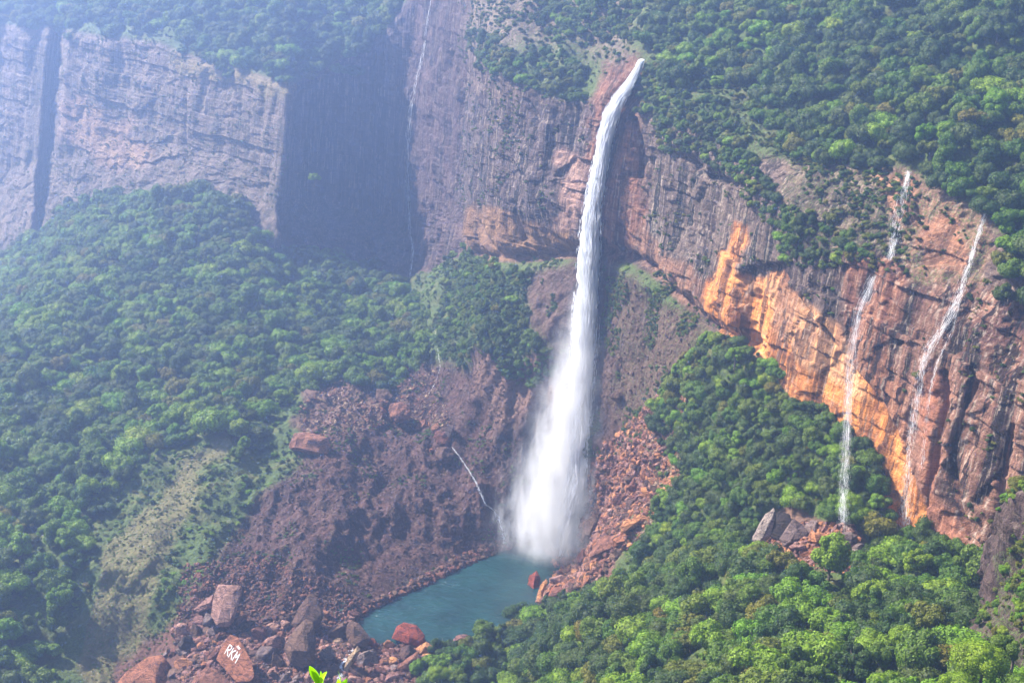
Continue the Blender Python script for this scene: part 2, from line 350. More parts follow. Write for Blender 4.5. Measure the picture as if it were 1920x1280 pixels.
# slope relief
rid = 1 - np.abs(fbm(X/45, Y/60, Zz/80, 4, 50)) * 2
d_s = fbm(X/80, Y/80, Zz/80, 3, 60) * 6 + rid * 3.2 + fbm(X/9, Y/9, Zz/9, 4, 70) * 1.5
pxw = px0 + 22 * fbm(X/30, Y/30, Zz/30, 3, 80); pyw = py0 + 18 * fbm(X/30, Y/30, Zz/30, 3, 90)
def reg(poly, k=3): return np.clip(gblur(inpoly(pxw, pyw, poly).astype(np.float32), k), 0, 1)
BLUFF = [(560,745),(700,690),(840,690),(900,655),(1010,740),(1100,800),(1070,1035),(950,1020),(680,1165),(330,1180),(400,1060),(480,920),(560,860)]
bl = reg(BLUFF, 6); bl2 = reg([(1090,480),(1200,520),(1330,620),(1300,720),(1240,780),(1120,860),(1080,700)], 6) * .7
d_b = (0.5 - np.abs(fbm(X/30, Y/80, Zz/170, 4, 110))) * 9 + fbm(X/6, Y/6, Zz/12, 4, 120) * 1.7 + fbm(X/60, Y/60, Zz/60, 2, 130) * 7
bb = np.maximum(bl, bl2); d_s = d_s * (1 - bb) + d_b * bb
d_s = d_s + np.clip(1.0 - TT, 0, 1)**.3 * ((0.5 - np.abs(fbm(X/24, Y/24, Zz/20, 4, 150))) * 7)
flat = np.clip((7.0 - TT) / 0.5, 0, 1)
pool_cols = ((UU > 9) & (UU < 16.5))
low = np.clip(Zz / 14.0, 0.22, 1)
d_s = d_s * np.where(pool_cols | (Zz < 12), np.minimum(low, 1), 1)
disp = nh * (d_w * wallw)[..., None] + nn * (d_s * (1 - wallw))[..., None]
G = G + disp
pf = np.clip(TT - 7.0, 0, 1)
pm = np.clip((UU - 10.8) / 0.3, 0, 1) * np.clip((16.3 - UU) / 0.8, 0, 1)
G[..., 2] -= 9 * np.sin(np.pi * pf)**0.7 * pm * (TT > 7) * (TT < 8)
G[..., 2] += np.where((pf > 0) & (pm < 1), (1-pm) * 1.2 * (fbm(X/9, Y/9, 0*X, 3, 140) + .6), 0)
PX, PY = proj(G)

# ---- albedo regions (soil, rock and grass, with shade painted into the recess)
alb = np.empty(G.shape, np.float32); alb[:] = (0.085, 0.066, 0.04)
streak = np.zeros(G.shape[:2], np.float32); green = np.full(G.shape[:2], 0.72, np.float32)
wall = wallw > 0.5
def setc(mask, col, g=None, s=None):
    m = mask[..., None]; alb[:] = alb * (1-m) + np.array(col, np.float32) * m
    if g is not None: green[:] = green * (1-mask) + g * mask
    if s is not None: streak[:] = streak * (1-mask) + s * mask
wl = gblur(wall.astype(np.float32), 2)
WALLK = np.array((0.66, 0.62, 0.64), np.float32)
setc(wl, (0.15, 0.10, 0.08), 0.18, 0.8)
setc(wl * reg([(-300,-200),(545,-200),(545,500),(-300,700)], 2), (0.205, 0.140, 0.12), 0.36, 0.6)
setc(wl * reg([(120,180),(240,240),(300,300),(240,330),(120,260)]), (0.30, 0.19, 0.12), 0.2, 0.2)
setc(wl * reg([(330,90),(545,130),(545,190),(330,130)]), (0.28, 0.19, 0.10), 0.42, 0.3)
setc(wl * reg([(545,-200),(800,-200),(770,600),(520,600)], 2), (0.10, 0.07, 0.075), 0.12, 0.6)  # recessed face past the corner: its shade painted into the albedo
setc(wl * reg([(770,-200),(870,-200),(870,600),(760,600)]), (0.088, 0.048, 0.046), 0.14, 0.6)  # far side of the recess, dimmed in colour to stand for shade
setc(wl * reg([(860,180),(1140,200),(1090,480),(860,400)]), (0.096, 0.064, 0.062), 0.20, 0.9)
setc(wl * reg([(865,395),(910,380),(1000,420),(1090,430),(1090,500),(980,500),(870,480)], 2), (0.25, 0.135, 0.065), 0.12, 0.4)
setc(wl * reg([(1050,300),(1110,300),(1090,430),(1050,430)]), (0.34, 0.20, 0.15), 0.05, 0.5)
setc(reg([(1130,110),(1240,100),(1200,260),(1190,420),(1170,500),(1110,480),(1120,300)]), (0.24, 0.10, 0.055), 0.12, 0.7)
setc(wl * reg([(1200,200),(1340,290),(1440,440),(1500,500),(1500,600),(1400,600),(1200,480)]), (0.135, 0.092, 0.075), 0.25, 1.0)
setc(wl * reg([(1180,400),(1330,520),(1420,660),(1380,660),(1180,520)]), (0.26, 0.13, 0.075), 0.1, 0.6)
setc(wl * reg([(1470,280),(1710,320),(1700,500),(1620,520),(1500,450)]), (0.17, 0.115, 0.085), 0.38, 0.8)
setc(wl * reg([(1560,470),(1700,500),(1740,640),(1800,700),(1720,1010),(1580,700)]), (0.31, 0.135, 0.07), 0.12, 1.0)
setc(wl * reg([(1660,340),(1860,400),(1850,560),(1720,540),(1660,480)]), (0.24, 0.13, 0.085), 0.40, 0.8)
setc(wl * reg([(1700,540),(2200,560),(2200,1300),(1700,1100)]), (0.25, 0.125, 0.082), 0.22, 1.0)
setc(wl * reg([(1376,425),(1402,425),(1412,520),(1470,500),(1590,690),(1680,850),(1740,1060),(1640,960),(1560,830),(1400,700),(1330,610)], 2), (0.76, 0.29, 0.065), 0.02, 0.8)
setc(wl * reg([(1410,530),(1470,500),(1560,600),(1600,760),(1500,700),(1430,640)], 3), (0.72, 0.37, 0.16), 0.04, 0.8)
setc(wl * reg([(1740,700),(1800,680),(1770,900),(1830,1100),(1720,1050)], 6), (0.38, 0.155, 0.085), 0.06, 0.35)
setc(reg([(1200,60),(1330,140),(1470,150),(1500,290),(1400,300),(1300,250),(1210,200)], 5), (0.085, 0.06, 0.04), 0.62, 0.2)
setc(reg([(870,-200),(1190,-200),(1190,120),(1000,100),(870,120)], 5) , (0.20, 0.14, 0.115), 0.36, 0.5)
setc(wl * reg([(1655,330),(1720,350),(1700,440),(1655,420)], 2), (0.36, 0.18, 0.10), 0.2, 0.6)
setc(wl * reg([(1712,430),(1800,420),(1790,520),(1720,500)], 2), (0.36, 0.17, 0.09), 0.2, 0.6)
# lower slopes
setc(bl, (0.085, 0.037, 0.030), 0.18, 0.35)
setc(reg([(880,650),(1020,660),(1050,800),(1000,1000),(960,980),(930,800)]), (0.17, 0.095, 0.07), 0.12, 0.2)
setc(reg([(1090,480),(1200,520),(1330,620),(1300,720),(1240,780),(1120,860),(1080,700)], 5), (0.105, 0.056, 0.038), 0.34, 0.3)
setc(reg([(980,520),(1090,500),(1080,820),(1030,740)], 5), (0.13, 0.075, 0.06), 0.25, 0.2)
setc(reg([(960,800),(1040,760),(1060,900),(1040,1030),(950,1020),(930,940)], 5), (0.045, 0.026, 0.026), 0.08, 0.3)  # darker rock left of the lower main fall
setc(reg([(1085,480),(1150,490),(1150,700),(1160,840),(1120,980),(1080,1000),(1060,700)], 6), (0.065, 0.036, 0.03), 0.12, 0.3)  # darker rock along the right of the main fall
setc(reg([(1120,850),(1240,740),(1262,830),(1225,950),(1150,1055),(1120,1090),(1000,1135),(975,1085),(1050,1010)], 3), (0.15, 0.065, 0.045), 0.05, 0)
setc(reg([(1225,760),(1290,740),(1290,860),(1262,960),(1180,1040),(1150,1040),(1225,950)], 4), (0.36, 0.25, 0.13), 0.62, 0)
setc(reg([(350,850),(440,810),(430,900),(330,1010),(305,1100),(320,1190),(260,1340),(180,1340),(158,1150),(200,1010),(300,900)], 3), (0.16, 0.13, 0.058), 0.42, 0)
setc(reg([(440,840),(570,735),(560,850),(480,900),(400,1040),(350,1140),(300,1230),(300,1100),(350,960)], 4), (0.08, 0.14, 0.025), 0.95, 0)
setc(reg([(560,745),(720,690),(760,760),(640,830),(560,830)], 4), (0.16, 0.09, 0.065), 0.25, 0)
setc(reg([(200,1360),(240,1240),(330,1160),(680,1145),(700,1195),(860,1210),(800,1400)], 3), (0.13, 0.06, 0.042), 0.02, 0)
setc(reg([(1390,960),(1470,950),(1600,980),(1640,1040),(1600,1080),(1500,1060),(1390,1030)], 3), (0.17, 0.095, 0.065), 0.25, 0)
setc(((UU > 10.5) & (UU < 16.4) & (TT > 7.02) & (TT < 7.9)).astype(np.float32), (0.05, 0.10, 0.08), 0, 0)

def grid_mesh(name, j0, j1, m):
    g = G[:, j0:j1+1]; nu, nv = g.shape[:2]
    idx = np.arange(nu*nv).reshape(nu, nv)
    F = np.stack([idx[:-1, :-1], idx[:-1, 1:], idx[1:, 1:], idx[1:, :-1]], -1).reshape(-1, 4)
    o = mesh_np(name, g.reshape(-1, 3), F, m)
    me = o.data
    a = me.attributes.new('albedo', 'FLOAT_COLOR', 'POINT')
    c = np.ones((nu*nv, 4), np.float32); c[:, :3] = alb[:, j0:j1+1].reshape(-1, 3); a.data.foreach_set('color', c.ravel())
    for nm, arr in (('streak', streak), ('green', green)):
        a = me.attributes.new(nm, 'FLOAT', 'POINT'); a.data.foreach_set('value', np.ascontiguousarray(arr[:, j0:j1+1], np.float32).ravel())
    return tag(o, kind='structure')
j1 = int(np.searchsorted(T, 1.0)); j4 = int(np.searchsorted(T, 4.0))
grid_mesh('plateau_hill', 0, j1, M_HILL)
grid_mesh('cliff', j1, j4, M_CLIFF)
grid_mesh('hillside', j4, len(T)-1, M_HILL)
GN = np.cross(np.gradient(gblur(G, 2), axis=1), np.gradient(gblur(G, 2), axis=0)); GN /= np.linalg.norm(GN, axis=-1, keepdims=True) + 1e-9
GN *= np.sign(((CAM - G) * GN).sum(-1, keepdims=True))
AREA = np.linalg.norm(np.cross(np.gradient(Gb, axis=0), np.gradient(Gb, axis=1)), axis=-1)
def at(px, py):
    k = int(np.argmin((PX - px)**2 + (PY - py)**2 + 0*PX)); i, j = divmod(k, G.shape[1]); return G[i, j], GN[i, j]

# ------------------------------------------------------------------ pool
def build_water():
    c = PZ(np.array([560., 1250., 1120., 640.]), np.array([1000., 960., 1260., 1330.]))
    x0, x1 = c[:, 0].min()-15, c[:, 0].max()+15; y0, y1 = c[:, 1].min()-10, c[:, 1].max()+10
    n = 620; gx, gy = np.meshgrid(np.linspace(x0, x1, n), np.linspace(y0, y1, n), indexing='ij')
    wa = gx*math.cos(R(62)) + gy*math.sin(R(62)); wb = -gx*math.sin(R(62)) + gy*math.cos(R(62))
    gz = .16*vnoise(wa/1.5, wb/4.5, 0*wa, 71) + .10*vnoise(wa/.8, wb/2.2, 0*wa, 72) + .12*vnoise(gx/5, gy/5, 0*wa, 73)
    V = np.stack([gx, gy, gz], -1).reshape(-1, 3); idx = np.arange(n*n).reshape(n, n)
    F = np.stack([idx[:-1, :-1], idx[1:, :-1], idx[1:, 1:], idx[:-1, 1:]], -1).reshape(-1, 4)
    m, t = mat('pool_water')
    pos = N(t, 'ShaderNodeNewGeometry').outputs['Position']
    bs = N(t, 'ShaderNodeBsdfPrincipled')
    c = mixc(t, (0.004, 0.027, 0.026), (0.008, 0.044, 0.040), mapr(t, noise(t, pos, 0.03, 3), 0.4, 0.65))
    rc = N(t, 'ShaderNodeMapping'); t.links.new(pos, rc.inputs[0]); rc.inputs['Rotation'].default_value = (0, 0, R(28)); rc.inputs['Scale'].default_value = (0.3, 1, 1)
    t.links.new(c, bs.inputs['Base Color']); bs.inputs['Roughness'].default_value = 0.06; bs.inputs['Specular IOR Level'].default_value = 0.9; bs.inputs['IOR'].default_value = 1.33
    rv = N(t, 'ShaderNodeMapping'); t.links.new(pos, rv.inputs[0]); rv.inputs['Rotation'].default_value = (0, 0, R(28)); rv.inputs['Scale'].default_value = (0.35, 1, 1)
    n1 = noise(t, rv.outputs[0], 0.38, 3, 0.55); n2 = noise(t, rv.outputs[0], 1.5, 3, 0.6)
    bu = N(t, 'ShaderNodeBump'); bu.inputs['Strength'].default_value = 1.0; bu.inputs['Distance'].default_value = 1.5
    t.links.new(mth(t, 'ADD', n1, mth(t, 'MULTIPLY', n2, 0.35)), bu.inputs['Height']); t.links.new(bu.outputs[0], bs.inputs['Normal'])
    o = N(t, 'ShaderNodeOutputMaterial'); t.links.new(bs.outputs[0], o.inputs[0])
    tag(mesh_np('water', V, F, m), kind='structure')
build_water()

# ------------------------------------------------------------------ tree kinds
def icos(sub):
    bm = bmesh.new(); bmesh.ops.create_icosphere(bm, subdivisions=sub, radius=1)
    V = np.array([v.co[:] for v in bm.verts]); F = np.array([[v.index for v in f.verts] for f in bm.faces]); bm.free(); return V, F
IC1, IC2, IC3, IC4 = icos(1), icos(2), icos(3), icos(4)
def crown_arrays(seed, kind, nleaf=3600, lf=0.060):
    r = np.random.default_rng(seed)
    puffs = []; big = r.uniform(.85, 1.35)
    np_ = {'dome': 26, 'tall': 24, 'spread': 28, 'loose': 18}[kind]
    for i in range(np_):
        a = r.uniform(0, 2*np.pi); q = np.sqrt(r.uniform(0, 1)); e = r.uniform(-0.15, 1)
        if kind == 'dome': c = np.array([0.68*q*np.cos(a), 0.68*q*np.sin(a), 0.75 + 0.62*e*(1-0.55*q*q)]); s = r.uniform(0.2, 0.37)
        elif kind == 'tall': c = np.array([0.48*q*np.cos(a), 0.48*q*np.sin(a), 0.85 + 0.95*e*(1-0.4*q)]); s = r.uniform(0.2, 0.34)
        elif kind == 'spread': c = np.array([0.85*q*np.cos(a), 0.85*q*np.sin(a), 0.85 + 0.30*e]); s = r.uniform(0.17, 0.3)
        else: c = np.array([0.72*q*np.cos(a)+r.normal(0,.08), 0.72*q*np.sin(a), 0.7 + 0.8*e*(1-0.5*q)]); s = r.uniform(0.14, 0.30)
        puffs.append((c, s*big*r.choice([.75, 1, 1.2])))
    C = np.array([p[0] for p in puffs]); S = np.array([p[1] for p in puffs])
    V, F = [], []; nv = 0
    w_ = S**2 / (S**2).sum(); k = r.choice(len(S), int(nleaf*1.9), p=w_)
    d = r.normal(size=(len(k), 3)); d /= np.linalg.norm(d, axis=1, keepdims=True)
    rr = S[k] * (1 + r.normal(0, 0.07, len(k)))
    p = C[k] + d * rr[:, None] * np.array([1, 1, 0.85])
    dist = np.linalg.norm((p[:, None] - C[None]) / S[None, :, None], axis=2); dist[np.arange(len(k)), k] = 9
    keep = np.where(dist.min(1) > 0.86)[0][:nleaf]
    p, d = p[keep], d[keep]
    nrm = d + r.normal(0, 0.42, d.shape) + np.array([0, 0, 0.25]); nrm /= np.linalg.norm(nrm, axis=1, keepdims=True)
    t1 = np.cross(nrm, r.normal(size=nrm.shape)); t1 /= np.linalg.norm(t1, axis=1, keepdims=True); t2 = np.cross(nrm, t1)
    s = lf * r.uniform(0.6, 1.25, len(p))[:, None]
    q = np.stack([p + t1*s, p + t2*s*0.6, p - t1*s, p - t2*s*0.6], 1)
    V.append(q.reshape(-1, 3)); F.append(np.arange(len(p)*4).reshape(-1, 4)); nv = len(p)*4
    iv, ifc = IC1
    for c, s_ in puffs:
        V.append(c + iv * s_ * np.array([.84, .84, .72])); F.append(np.concatenate([ifc, ifc[:, 2:]], 1) + nv); nv += len(iv)
    return np.concatenate(V), F
def crown_mesh(name, seed, kind, m, nleaf=3600, lf=0.060):
    V, F = crown_arrays(seed, kind, nleaf, lf)
    quads = F[0]; tris = np.concatenate([f[:, :3] for f in F[1:]])
    me = bpy.data.meshes.new(name)
    me.vertices.add(len(V)); me.vertices.foreach_set('co', np.ascontiguousarray(V, np.float32).ravel())
    L = np.concatenate([quads.ravel(), tris.ravel()]).astype(np.int32)
    me.loops.add(len(L)); me.loops.foreach_set('vertex_index', L)
    ls = np.concatenate([np.arange(len(quads))*4, len(quads)*4 + np.arange(len(tris))*3]).astype(np.int32)
    me.polygons.add(len(ls)); me.polygons.foreach_set('loop_start', ls)
    me.materials.append(m); me.update(calc_edges=True); return me
def trunk_mesh(seed):
    r = random.Random(seed); bm = bmesh.new()
    def limb(p0, p1, r0, r1, n=6):
        d = (p1-p0).normalized(); a = d.orthogonal().normalized(); b = d.cross(a); rings = []
        for k in range(4):
            c = p0.lerp(p1, k/3) + Vector((r.uniform(-.02, .02), r.uniform(-.02, .02), 0)) * (0 < k < 3); rad = r0 + (r1-r0)*k/3
            rings.append([bm.verts.new(c + (a*math.cos(2*math.pi*i/n) + b*math.sin(2*math.pi*i/n))*rad) for i in range(n)])
        for u, v in zip(rings, rings[1:]):
            for i in range(n): bm.faces.new((u[i], u[(i+1) % n], v[(i+1) % n], v[i]))
    top = Vector((r.uniform(-.08, .08), r.uniform(-.08, .08), 0.75)); limb(Vector((0, 0, -0.5)), top, 0.075, 0.045)
    for i in range(5):
        a = i*1.26 + r.uniform(-.3, .3); st = Vector((0, 0, 0.35 + 0.07*i))
        limb(st, Vector((0.5*math.cos(a), 0.5*math.sin(a), 0.95 + r.uniform(0, .3))), 0.035, 0.012, 5)
    me = bpy.data.meshes.new('trunk'); bm.to_mesh(me); bm.free(); me.materials.append(M_BARK); return me
KINDS = ['dome', 'tall', 'spread', 'loose']; KWORD = ['domed', 'tall', 'spreading', 'ragged']
CWORD = ['dark green', 'mid-green', 'bright green', 'olive-yellow']
CROWN = {}
for k in range(4):
    for c in range(4): CROWN[(k, c)] = crown_mesh('crown', 100 + k*17 + c*5, KINDS[k], LEAF[c])
TRUNK = [trunk_mesh(s) for s in range(3)]

# ------------------------------------------------------------------ scatter the forest
def polys(*ps):
    m = np.zeros(PX.shape, bool)
    for p in ps: m |= inpoly(pxw, pyw, p)
    return m
LEFT = [(-300,520),(0,490),(60,450),(110,420),(130,330),(160,300),(210,370),(330,375),(400,350),(440,330),(475,440),(520,490),(600,440),(660,500),(760,545),(790,600),(800,690),(720,740),(640,725),(590,720),(520,770),(480,860),(440,880),(430,820),(380,820),(285,860),(205,930),(148,1040),(120,1150),(125,1400),(-300,1500)]
TOPL = [(-300,-160),(-300,30),(60,50),(200,70),(330,70),(360,105),(440,140),(540,165),(640,150),(715,110),(745,0),(735,-160)]
TOPC = [[(870,85),(905,65),(980,110),(1040,112),(1100,150),(1110,190),(1000,175),(910,125)], [(960,-160),(1000,50),(1060,110),(1120,60),(1185,90),(1205,-160)]]
TOPR = [(1208,-160),(1208,90),(1290,170),(1400,225),(1500,300),(1650,325),(1720,345),(1790,385),(1850,410),(1870,480),(1900,580),(2300,640),(2300,-160)]
LEDGE = [(1195,130),(1280,140),(1350,205),(1420,300),(1480,370),(1560,400),(1600,490),(1490,490),(1440,400),(1350,335),(1310,300),(1250,280),(1200,215)]
HOLLOW = [(860,475),(905,485),(985,525),(1000,620),(1030,700),(975,740),(900,655),(840,685),(815,620),(850,560)]
RIGHT = [(1235,790),(1300,700),(1340,640),(1390,640),(1425,720),(1480,760),(1580,830),(1630,865),(1650,960),(1665,1012),(1700,1020),(1790,1040),(1830,1090),(1850,1180),(2300,1300),(2300,1560),(760,1560),(775,1268),(868,1212),(1015,1172),(1125,1118),(1168,1085),(1235,1020),(1265,970),(1285,900),(1250,850)]
BARE = [(1392,965),(1460,948),(1500,965),(1600,985),(1630,1040),(1620,1100),(1560,1108),(1470,1085),(1395,1040)]
BROWN = [(1270,160),(1380,160),(1460,270),(1420,270),(1320,220)]
DIST = np.linalg.norm(G - CAM, axis=-1)
fbig = fbm(G[..., 0]/60, G[..., 1]/60, 0*X, 3, 200)
class Grid:
    def __init__(s, c): s.c = c; s.d = {}
    def ok(s, p, r):
        k = tuple((p // s.c).astype(int))
        for a in (-1, 0, 1):
            for b in (-1, 0, 1):
                for c in (-1, 0, 1):
                    for q, rq in s.d.get((k[0]+a, k[1]+b, k[2]+c), ()):
                        if ((q-p)**2).sum() < ((r+rq)*0.5)**2: return False
        s.d.setdefault(k, []).append((p, r)); return True
hash_ = Grid(26.0)
TREES = []   # pos, radius, kind, colour, px, py, region
def scatter(mask, n, rlo, rhi, sep, cw, region, kw=(4, 2, 3, 2)):
    idx = np.flatnonzero(mask); 
    if len(idx) == 0: return
    w_ = AREA.ravel()[idx]; w_ = w_/w_.sum()
    pick = rng.choice(idx, size=n, p=w_)
    cw = np.array(cw, float); kwp = np.array(kw, float)/sum(kw)
    for k in pick:
        i, j = divmod(int(k), G.shape[1]); p = G[i, j]
        r = rng.uniform(rlo, rhi) * (1.0 + 0.25*(rng.random() < 0.12))
        if hash_.ok(p, r*sep*2):
            b = np.clip(fbig[i, j], -1, 1); ww = cw * np.array([1 - .6*b, 1, 1 + .8*b, 1 + .3*b]); ww /= ww.sum()
            TREES.append([p, r, int(rng.choice(4, p=kwp)), int(rng.choice(4, p=ww)), PX[i, j], PY[i, j], region])
vis = (PX > -260) & (PX < 2080) & (PY < 1420) & (PY > -130)
scatter(polys(RIGHT) & vis & ~polys(BARE) & (PY < 1400) & (PY > 1060), 6000, 6.2, 10.5, 0.56, (4.5, 4, 1.8, 1.2), 'near')
scatter(polys(RIGHT) & vis & ~polys(BARE) & (PY <= 1060), 5000, 4.2, 7.6, 0.56, (3.4, 4, 2.6, .8), 'slope')
scatter(polys(LEFT) & vis & (TT > 3.9), 12000, 6.4, 11.6, 0.54, (1.6, 4, 3.2, .9), 'left')
scatter(polys(TOPL) & vis, 5000, 8.0, 14., 0.56, (3, 4, 1, .8), 'topleft')
scatter(polys(TOPR) & vis & ~polys(BROWN), 8000, 5.2, 9.0, 0.55, (4, 3.4, .9, 1.1), 'topright')
scatter(polys(*TOPC) & vis, 800, 3.5, 5.5, 0.62, (3, 4, .8, 1.2), 'topcentre')
scatter(polys(LEDGE) & vis, 700, 2.6, 4.6, 0.62, (3.4, 4, .9, 1), 'ledge')
scatter(polys(HOLLOW) & vis, 1200, 2.8, 5.0, 0.6, (3.5, 4, .8, .6), 'hollow')
print('TREES', len(TREES))

# ---- 300 that show largest as trees of their own, the rest as forest
size = [(t[1] / np.linalg.norm(t[0]-CAM)) if (-25 < t[4] < 1945 and -10 < t[5] < 1330) else 0 for t in TREES]
order = np.argsort(size)[::-1]; IND = [TREES[k] for k in order[:298]]; REST = [TREES[k] for k in order[298:]]
MARKS = [((1430,1000),'the pale leaning slab'),((1510,1040),'the orange rock debris'),((1590,1000),'the first thin fall foot'),
 ((1700,1010),'the foot of the orange wall'),((1600,860),'the overhang of the orange wall'),((1850,1060),'the dark outcrop'),
 ((1050,1120),'the rusty shore rocks'),((880,1190),'the near shore of the pool'),((700,1260),'the boulder field'),
 ((1200,1000),'the red scree beside the pool'),((1400,700),'the orange wall top'),((1300,900),'the grassy scree'),
 ((1200,1230),'the frame bottom under the plunge'),((1500,1240),'the frame bottom under the debris'),((1780,1220),'the bottom right corner'),((1360,1120),'the hollow in the near canopy'),
 ((1000,1240),'the frame bottom under the pool'),((1640,1140),'the dip below the orange wall'),((1250,200),'the lip of the main fall'),((1500,200),'the brown rim gap'),
 ((1700,330),'the first thin fall top'),((1860,400),'the long stepped fall top'),((1800,150),'the upper right corner'),((1540,440),'the ledge on the right wall'),((1350,620),'the top of the right slope'),((250,1250),'the big orange boulder'),((300,900),'the grassy spur')]
def dirword(dx, dy):
    d = math.hypot(dx, dy)
    if d < 28: return 'at'
    s = 'close ' if d < 80 else ('' if d < 150 else 'well ')
    if abs(dx) > 2*abs(dy): return s + ('right of' if dx > 0 else 'left of')
    if abs(dy) > 2*abs(dx): return s + ('below' if dy > 0 else 'above')
    return s + ('below' if dy > 0 else 'above') + ', ' + ('right of' if dx > 0 else 'left of')
ORD = ['leftmost', 'second from the left', 'third from the left', 'fourth from the left', 'fifth from the left', 'sixth from the left', 'seventh from the left', 'eighth from the left', 'ninth from the left', 'tenth from the left', 'eleventh from the left', 'twelfth from the left']
NUM = ['', 'one', 'two', 'three', 'four', 'five', 'six', 'seven', 'eight', 'nine', 'ten', 'eleven', 'twelve']
def unique_labels(items, what):
    """items: (px, py, description). one phrase each, told apart by landmark, then by order along it"""
    base = []
    for px, py, desc in items:
        (mxp, mk) = min(MARKS, key=lambda m: (m[0][0]-px)**2 + (m[0][1]-py)**2)
        base.append(f'{desc} {what} {dirword(px-mxp[0], py-mxp[1])} {mk}')
    out = list(base)
    for b in set(base):
        ks = sorted([k for k, x in enumerate(base) if x == b], key=lambda k: items[k][0])
        if len(ks) > 1:
            for q, k in enumerate(ks): out[k] = (b + ', ' + (ORD[q] if q < len(ks)-1 else 'rightmost')) if len(ks) > 2 else b + (', left' if q == 0 else ', right')
    return out
def szw(r): return 'big ' if r > 9.2 else ('small ' if r < 5.4 else '')
labs = unique_labels([(t[4], t[5], f'{szw(t[1])}{CWORD[t[3]]} {KWORD[t[2]]}') for t in IND], 'tree')
def tree_shape(t):
    return (t[1], t[1], t[1] * rng.uniform(0.85, 1.2))
for k, t in enumerate(IND):
    e = empty('broadleaf_tree', Vector(t[0]) - Vector((0, 0, t[1]*0.25))); e.scale = tree_shape(t); e.rotation_euler = (rng.normal(0, .06), rng.normal(0, .06), rng.uniform(0, 6.28))
    tag(e, labs[k], 'tree', 'broadleaf trees of the gorge') if len(labs[k].split()) < 17 else tag(e, labs[k].replace(' close ', ' ').replace('close ', ''), 'tree', 'broadleaf trees of the gorge')
    c = bpy.data.objects.new('crown', CROWN[(t[2], t[3])]); COL.objects.link(c); c.parent = e
    tr = bpy.data.objects.new('trunk', TRUNK[k % 3]); COL.objects.link(tr); tr.parent = e

def instancer(name, pts, rot, scl, idx, sources, label=None):
    """one object made of countless copies (forest, scrub, rubble): points that carry copies of the given meshes"""
    me = bpy.data.meshes.new(name); n = len(pts)
    me.vertices.add(n); me.vertices.foreach_set('co', np.ascontiguousarray(pts, np.float32).ravel())
    for nm, arr in (('rotv', rot), ('sclv', scl)):
        a = me.attributes.new(nm, 'FLOAT_VECTOR', 'POINT'); a.data.foreach_set('vector', np.ascontiguousarray(arr, np.float32).ravel())
    a = me.attributes.new('pick', 'INT', 'POINT'); a.data.foreach_set('value', np.ascontiguousarray(idx, np.int32))
    o = bpy.data.objects.new(name, me); COL.objects.link(o); tag(o, kind='stuff', label=label)
    ng = bpy.data.node_groups.new(name, 'GeometryNodeTree')
    ng.interface.new_socket('Geometry', in_out='INPUT', socket_type='NodeSocketGeometry')
    ng.interface.new_socket('Geometry', in_out='OUTPUT', socket_type='NodeSocketGeometry')
    gi = ng.nodes.new('NodeGroupInput'); go = ng.nodes.new('NodeGroupOutput')
    g2i = ng.nodes.new('GeometryNodeGeometryToInstance')
    for s in reversed(sources):
        oi = ng.nodes.new('GeometryNodeObjectInfo'); oi.inputs['Object'].default_value = s; oi.inputs['As Instance'].default_value = True
        ng.links.new(oi.outputs['Geometry'], g2i.inputs[0])
    jn = ng.nodes.new('GeometryNodeJoinGeometry')
    ng.nodes.remove(g2i)
    for nd in [x for x in ng.nodes if x.bl_idname == 'GeometryNodeObjectInfo']: ng.links.new(nd.outputs['Geometry'], jn.inputs[0])
    ip = ng.nodes.new('GeometryNodeInstanceOnPoints')
    def att(nm, ty):
        a = ng.nodes.new('GeometryNodeInputNamedAttribute'); a.data_type = ty; a.inputs['Name'].default_value = nm
        return [s for s in a.outputs if s.enabled and s.name == 'Attribute'][0]
    ng.links.new(gi.outputs[0], ip.inputs['Points']); ng.links.new(jn.outputs[0], ip.inputs['Instance'])
    ip.inputs['Pick Instance'].default_value = True
    ng.links.new(att('pick', 'INT'), ip.inputs['Instance Index'])
    e2r = ng.nodes.new('FunctionNodeEulerToRotation'); ng.links.new(att('rotv', 'FLOAT_VECTOR'), e2r.inputs[0])
    ng.links.new(e2r.outputs[0], ip.inputs['Rotation']); ng.links.new(att('sclv', 'FLOAT_VECTOR'), ip.inputs['Scale'])
    ng.links.new(ip.outputs[0], go.inputs[0])
    md = o.modifiers.new('copies', 'NODES'); md.node_group = ng
    return o
# the crowns of real trees serve as sources: one for every shape and colour that occurs
crowns = {}
for o in COL.objects:
    if o.name.startswith('crown') and o.type == 'MESH':
        crowns.setdefault(o.data.name, o)
src = []; kidx = {}
for key, me in CROWN.items():
    if me.name in crowns: kidx[key] = len(src); src.append(crowns[me.name])
def forest(name, sel, label):
    sel = [t for t in sel if (t[2], t[3]) in kidx]
    if not sel: return
    pts = np.array([t[0] - np.array([0, 0, t[1]*0.3]) for t in sel]); n = len(sel)
    rot = np.stack([rng.normal(0, .08, n), rng.normal(0, .08, n), rng.uniform(0, 6.28, n)], 1)
    s = np.array([t[1] for t in sel])[:, None] * np.stack([rng.uniform(.9, 1.15, n), rng.uniform(.9, 1.15, n), rng.uniform(.8, 1.25, n)], 1)
    instancer(name, pts, rot, s, [kidx[(t[2], t[3])] for t in sel], src, label)
forest('forest', REST, 'far-off broadleaf forest covering the gorge slopes and rims')

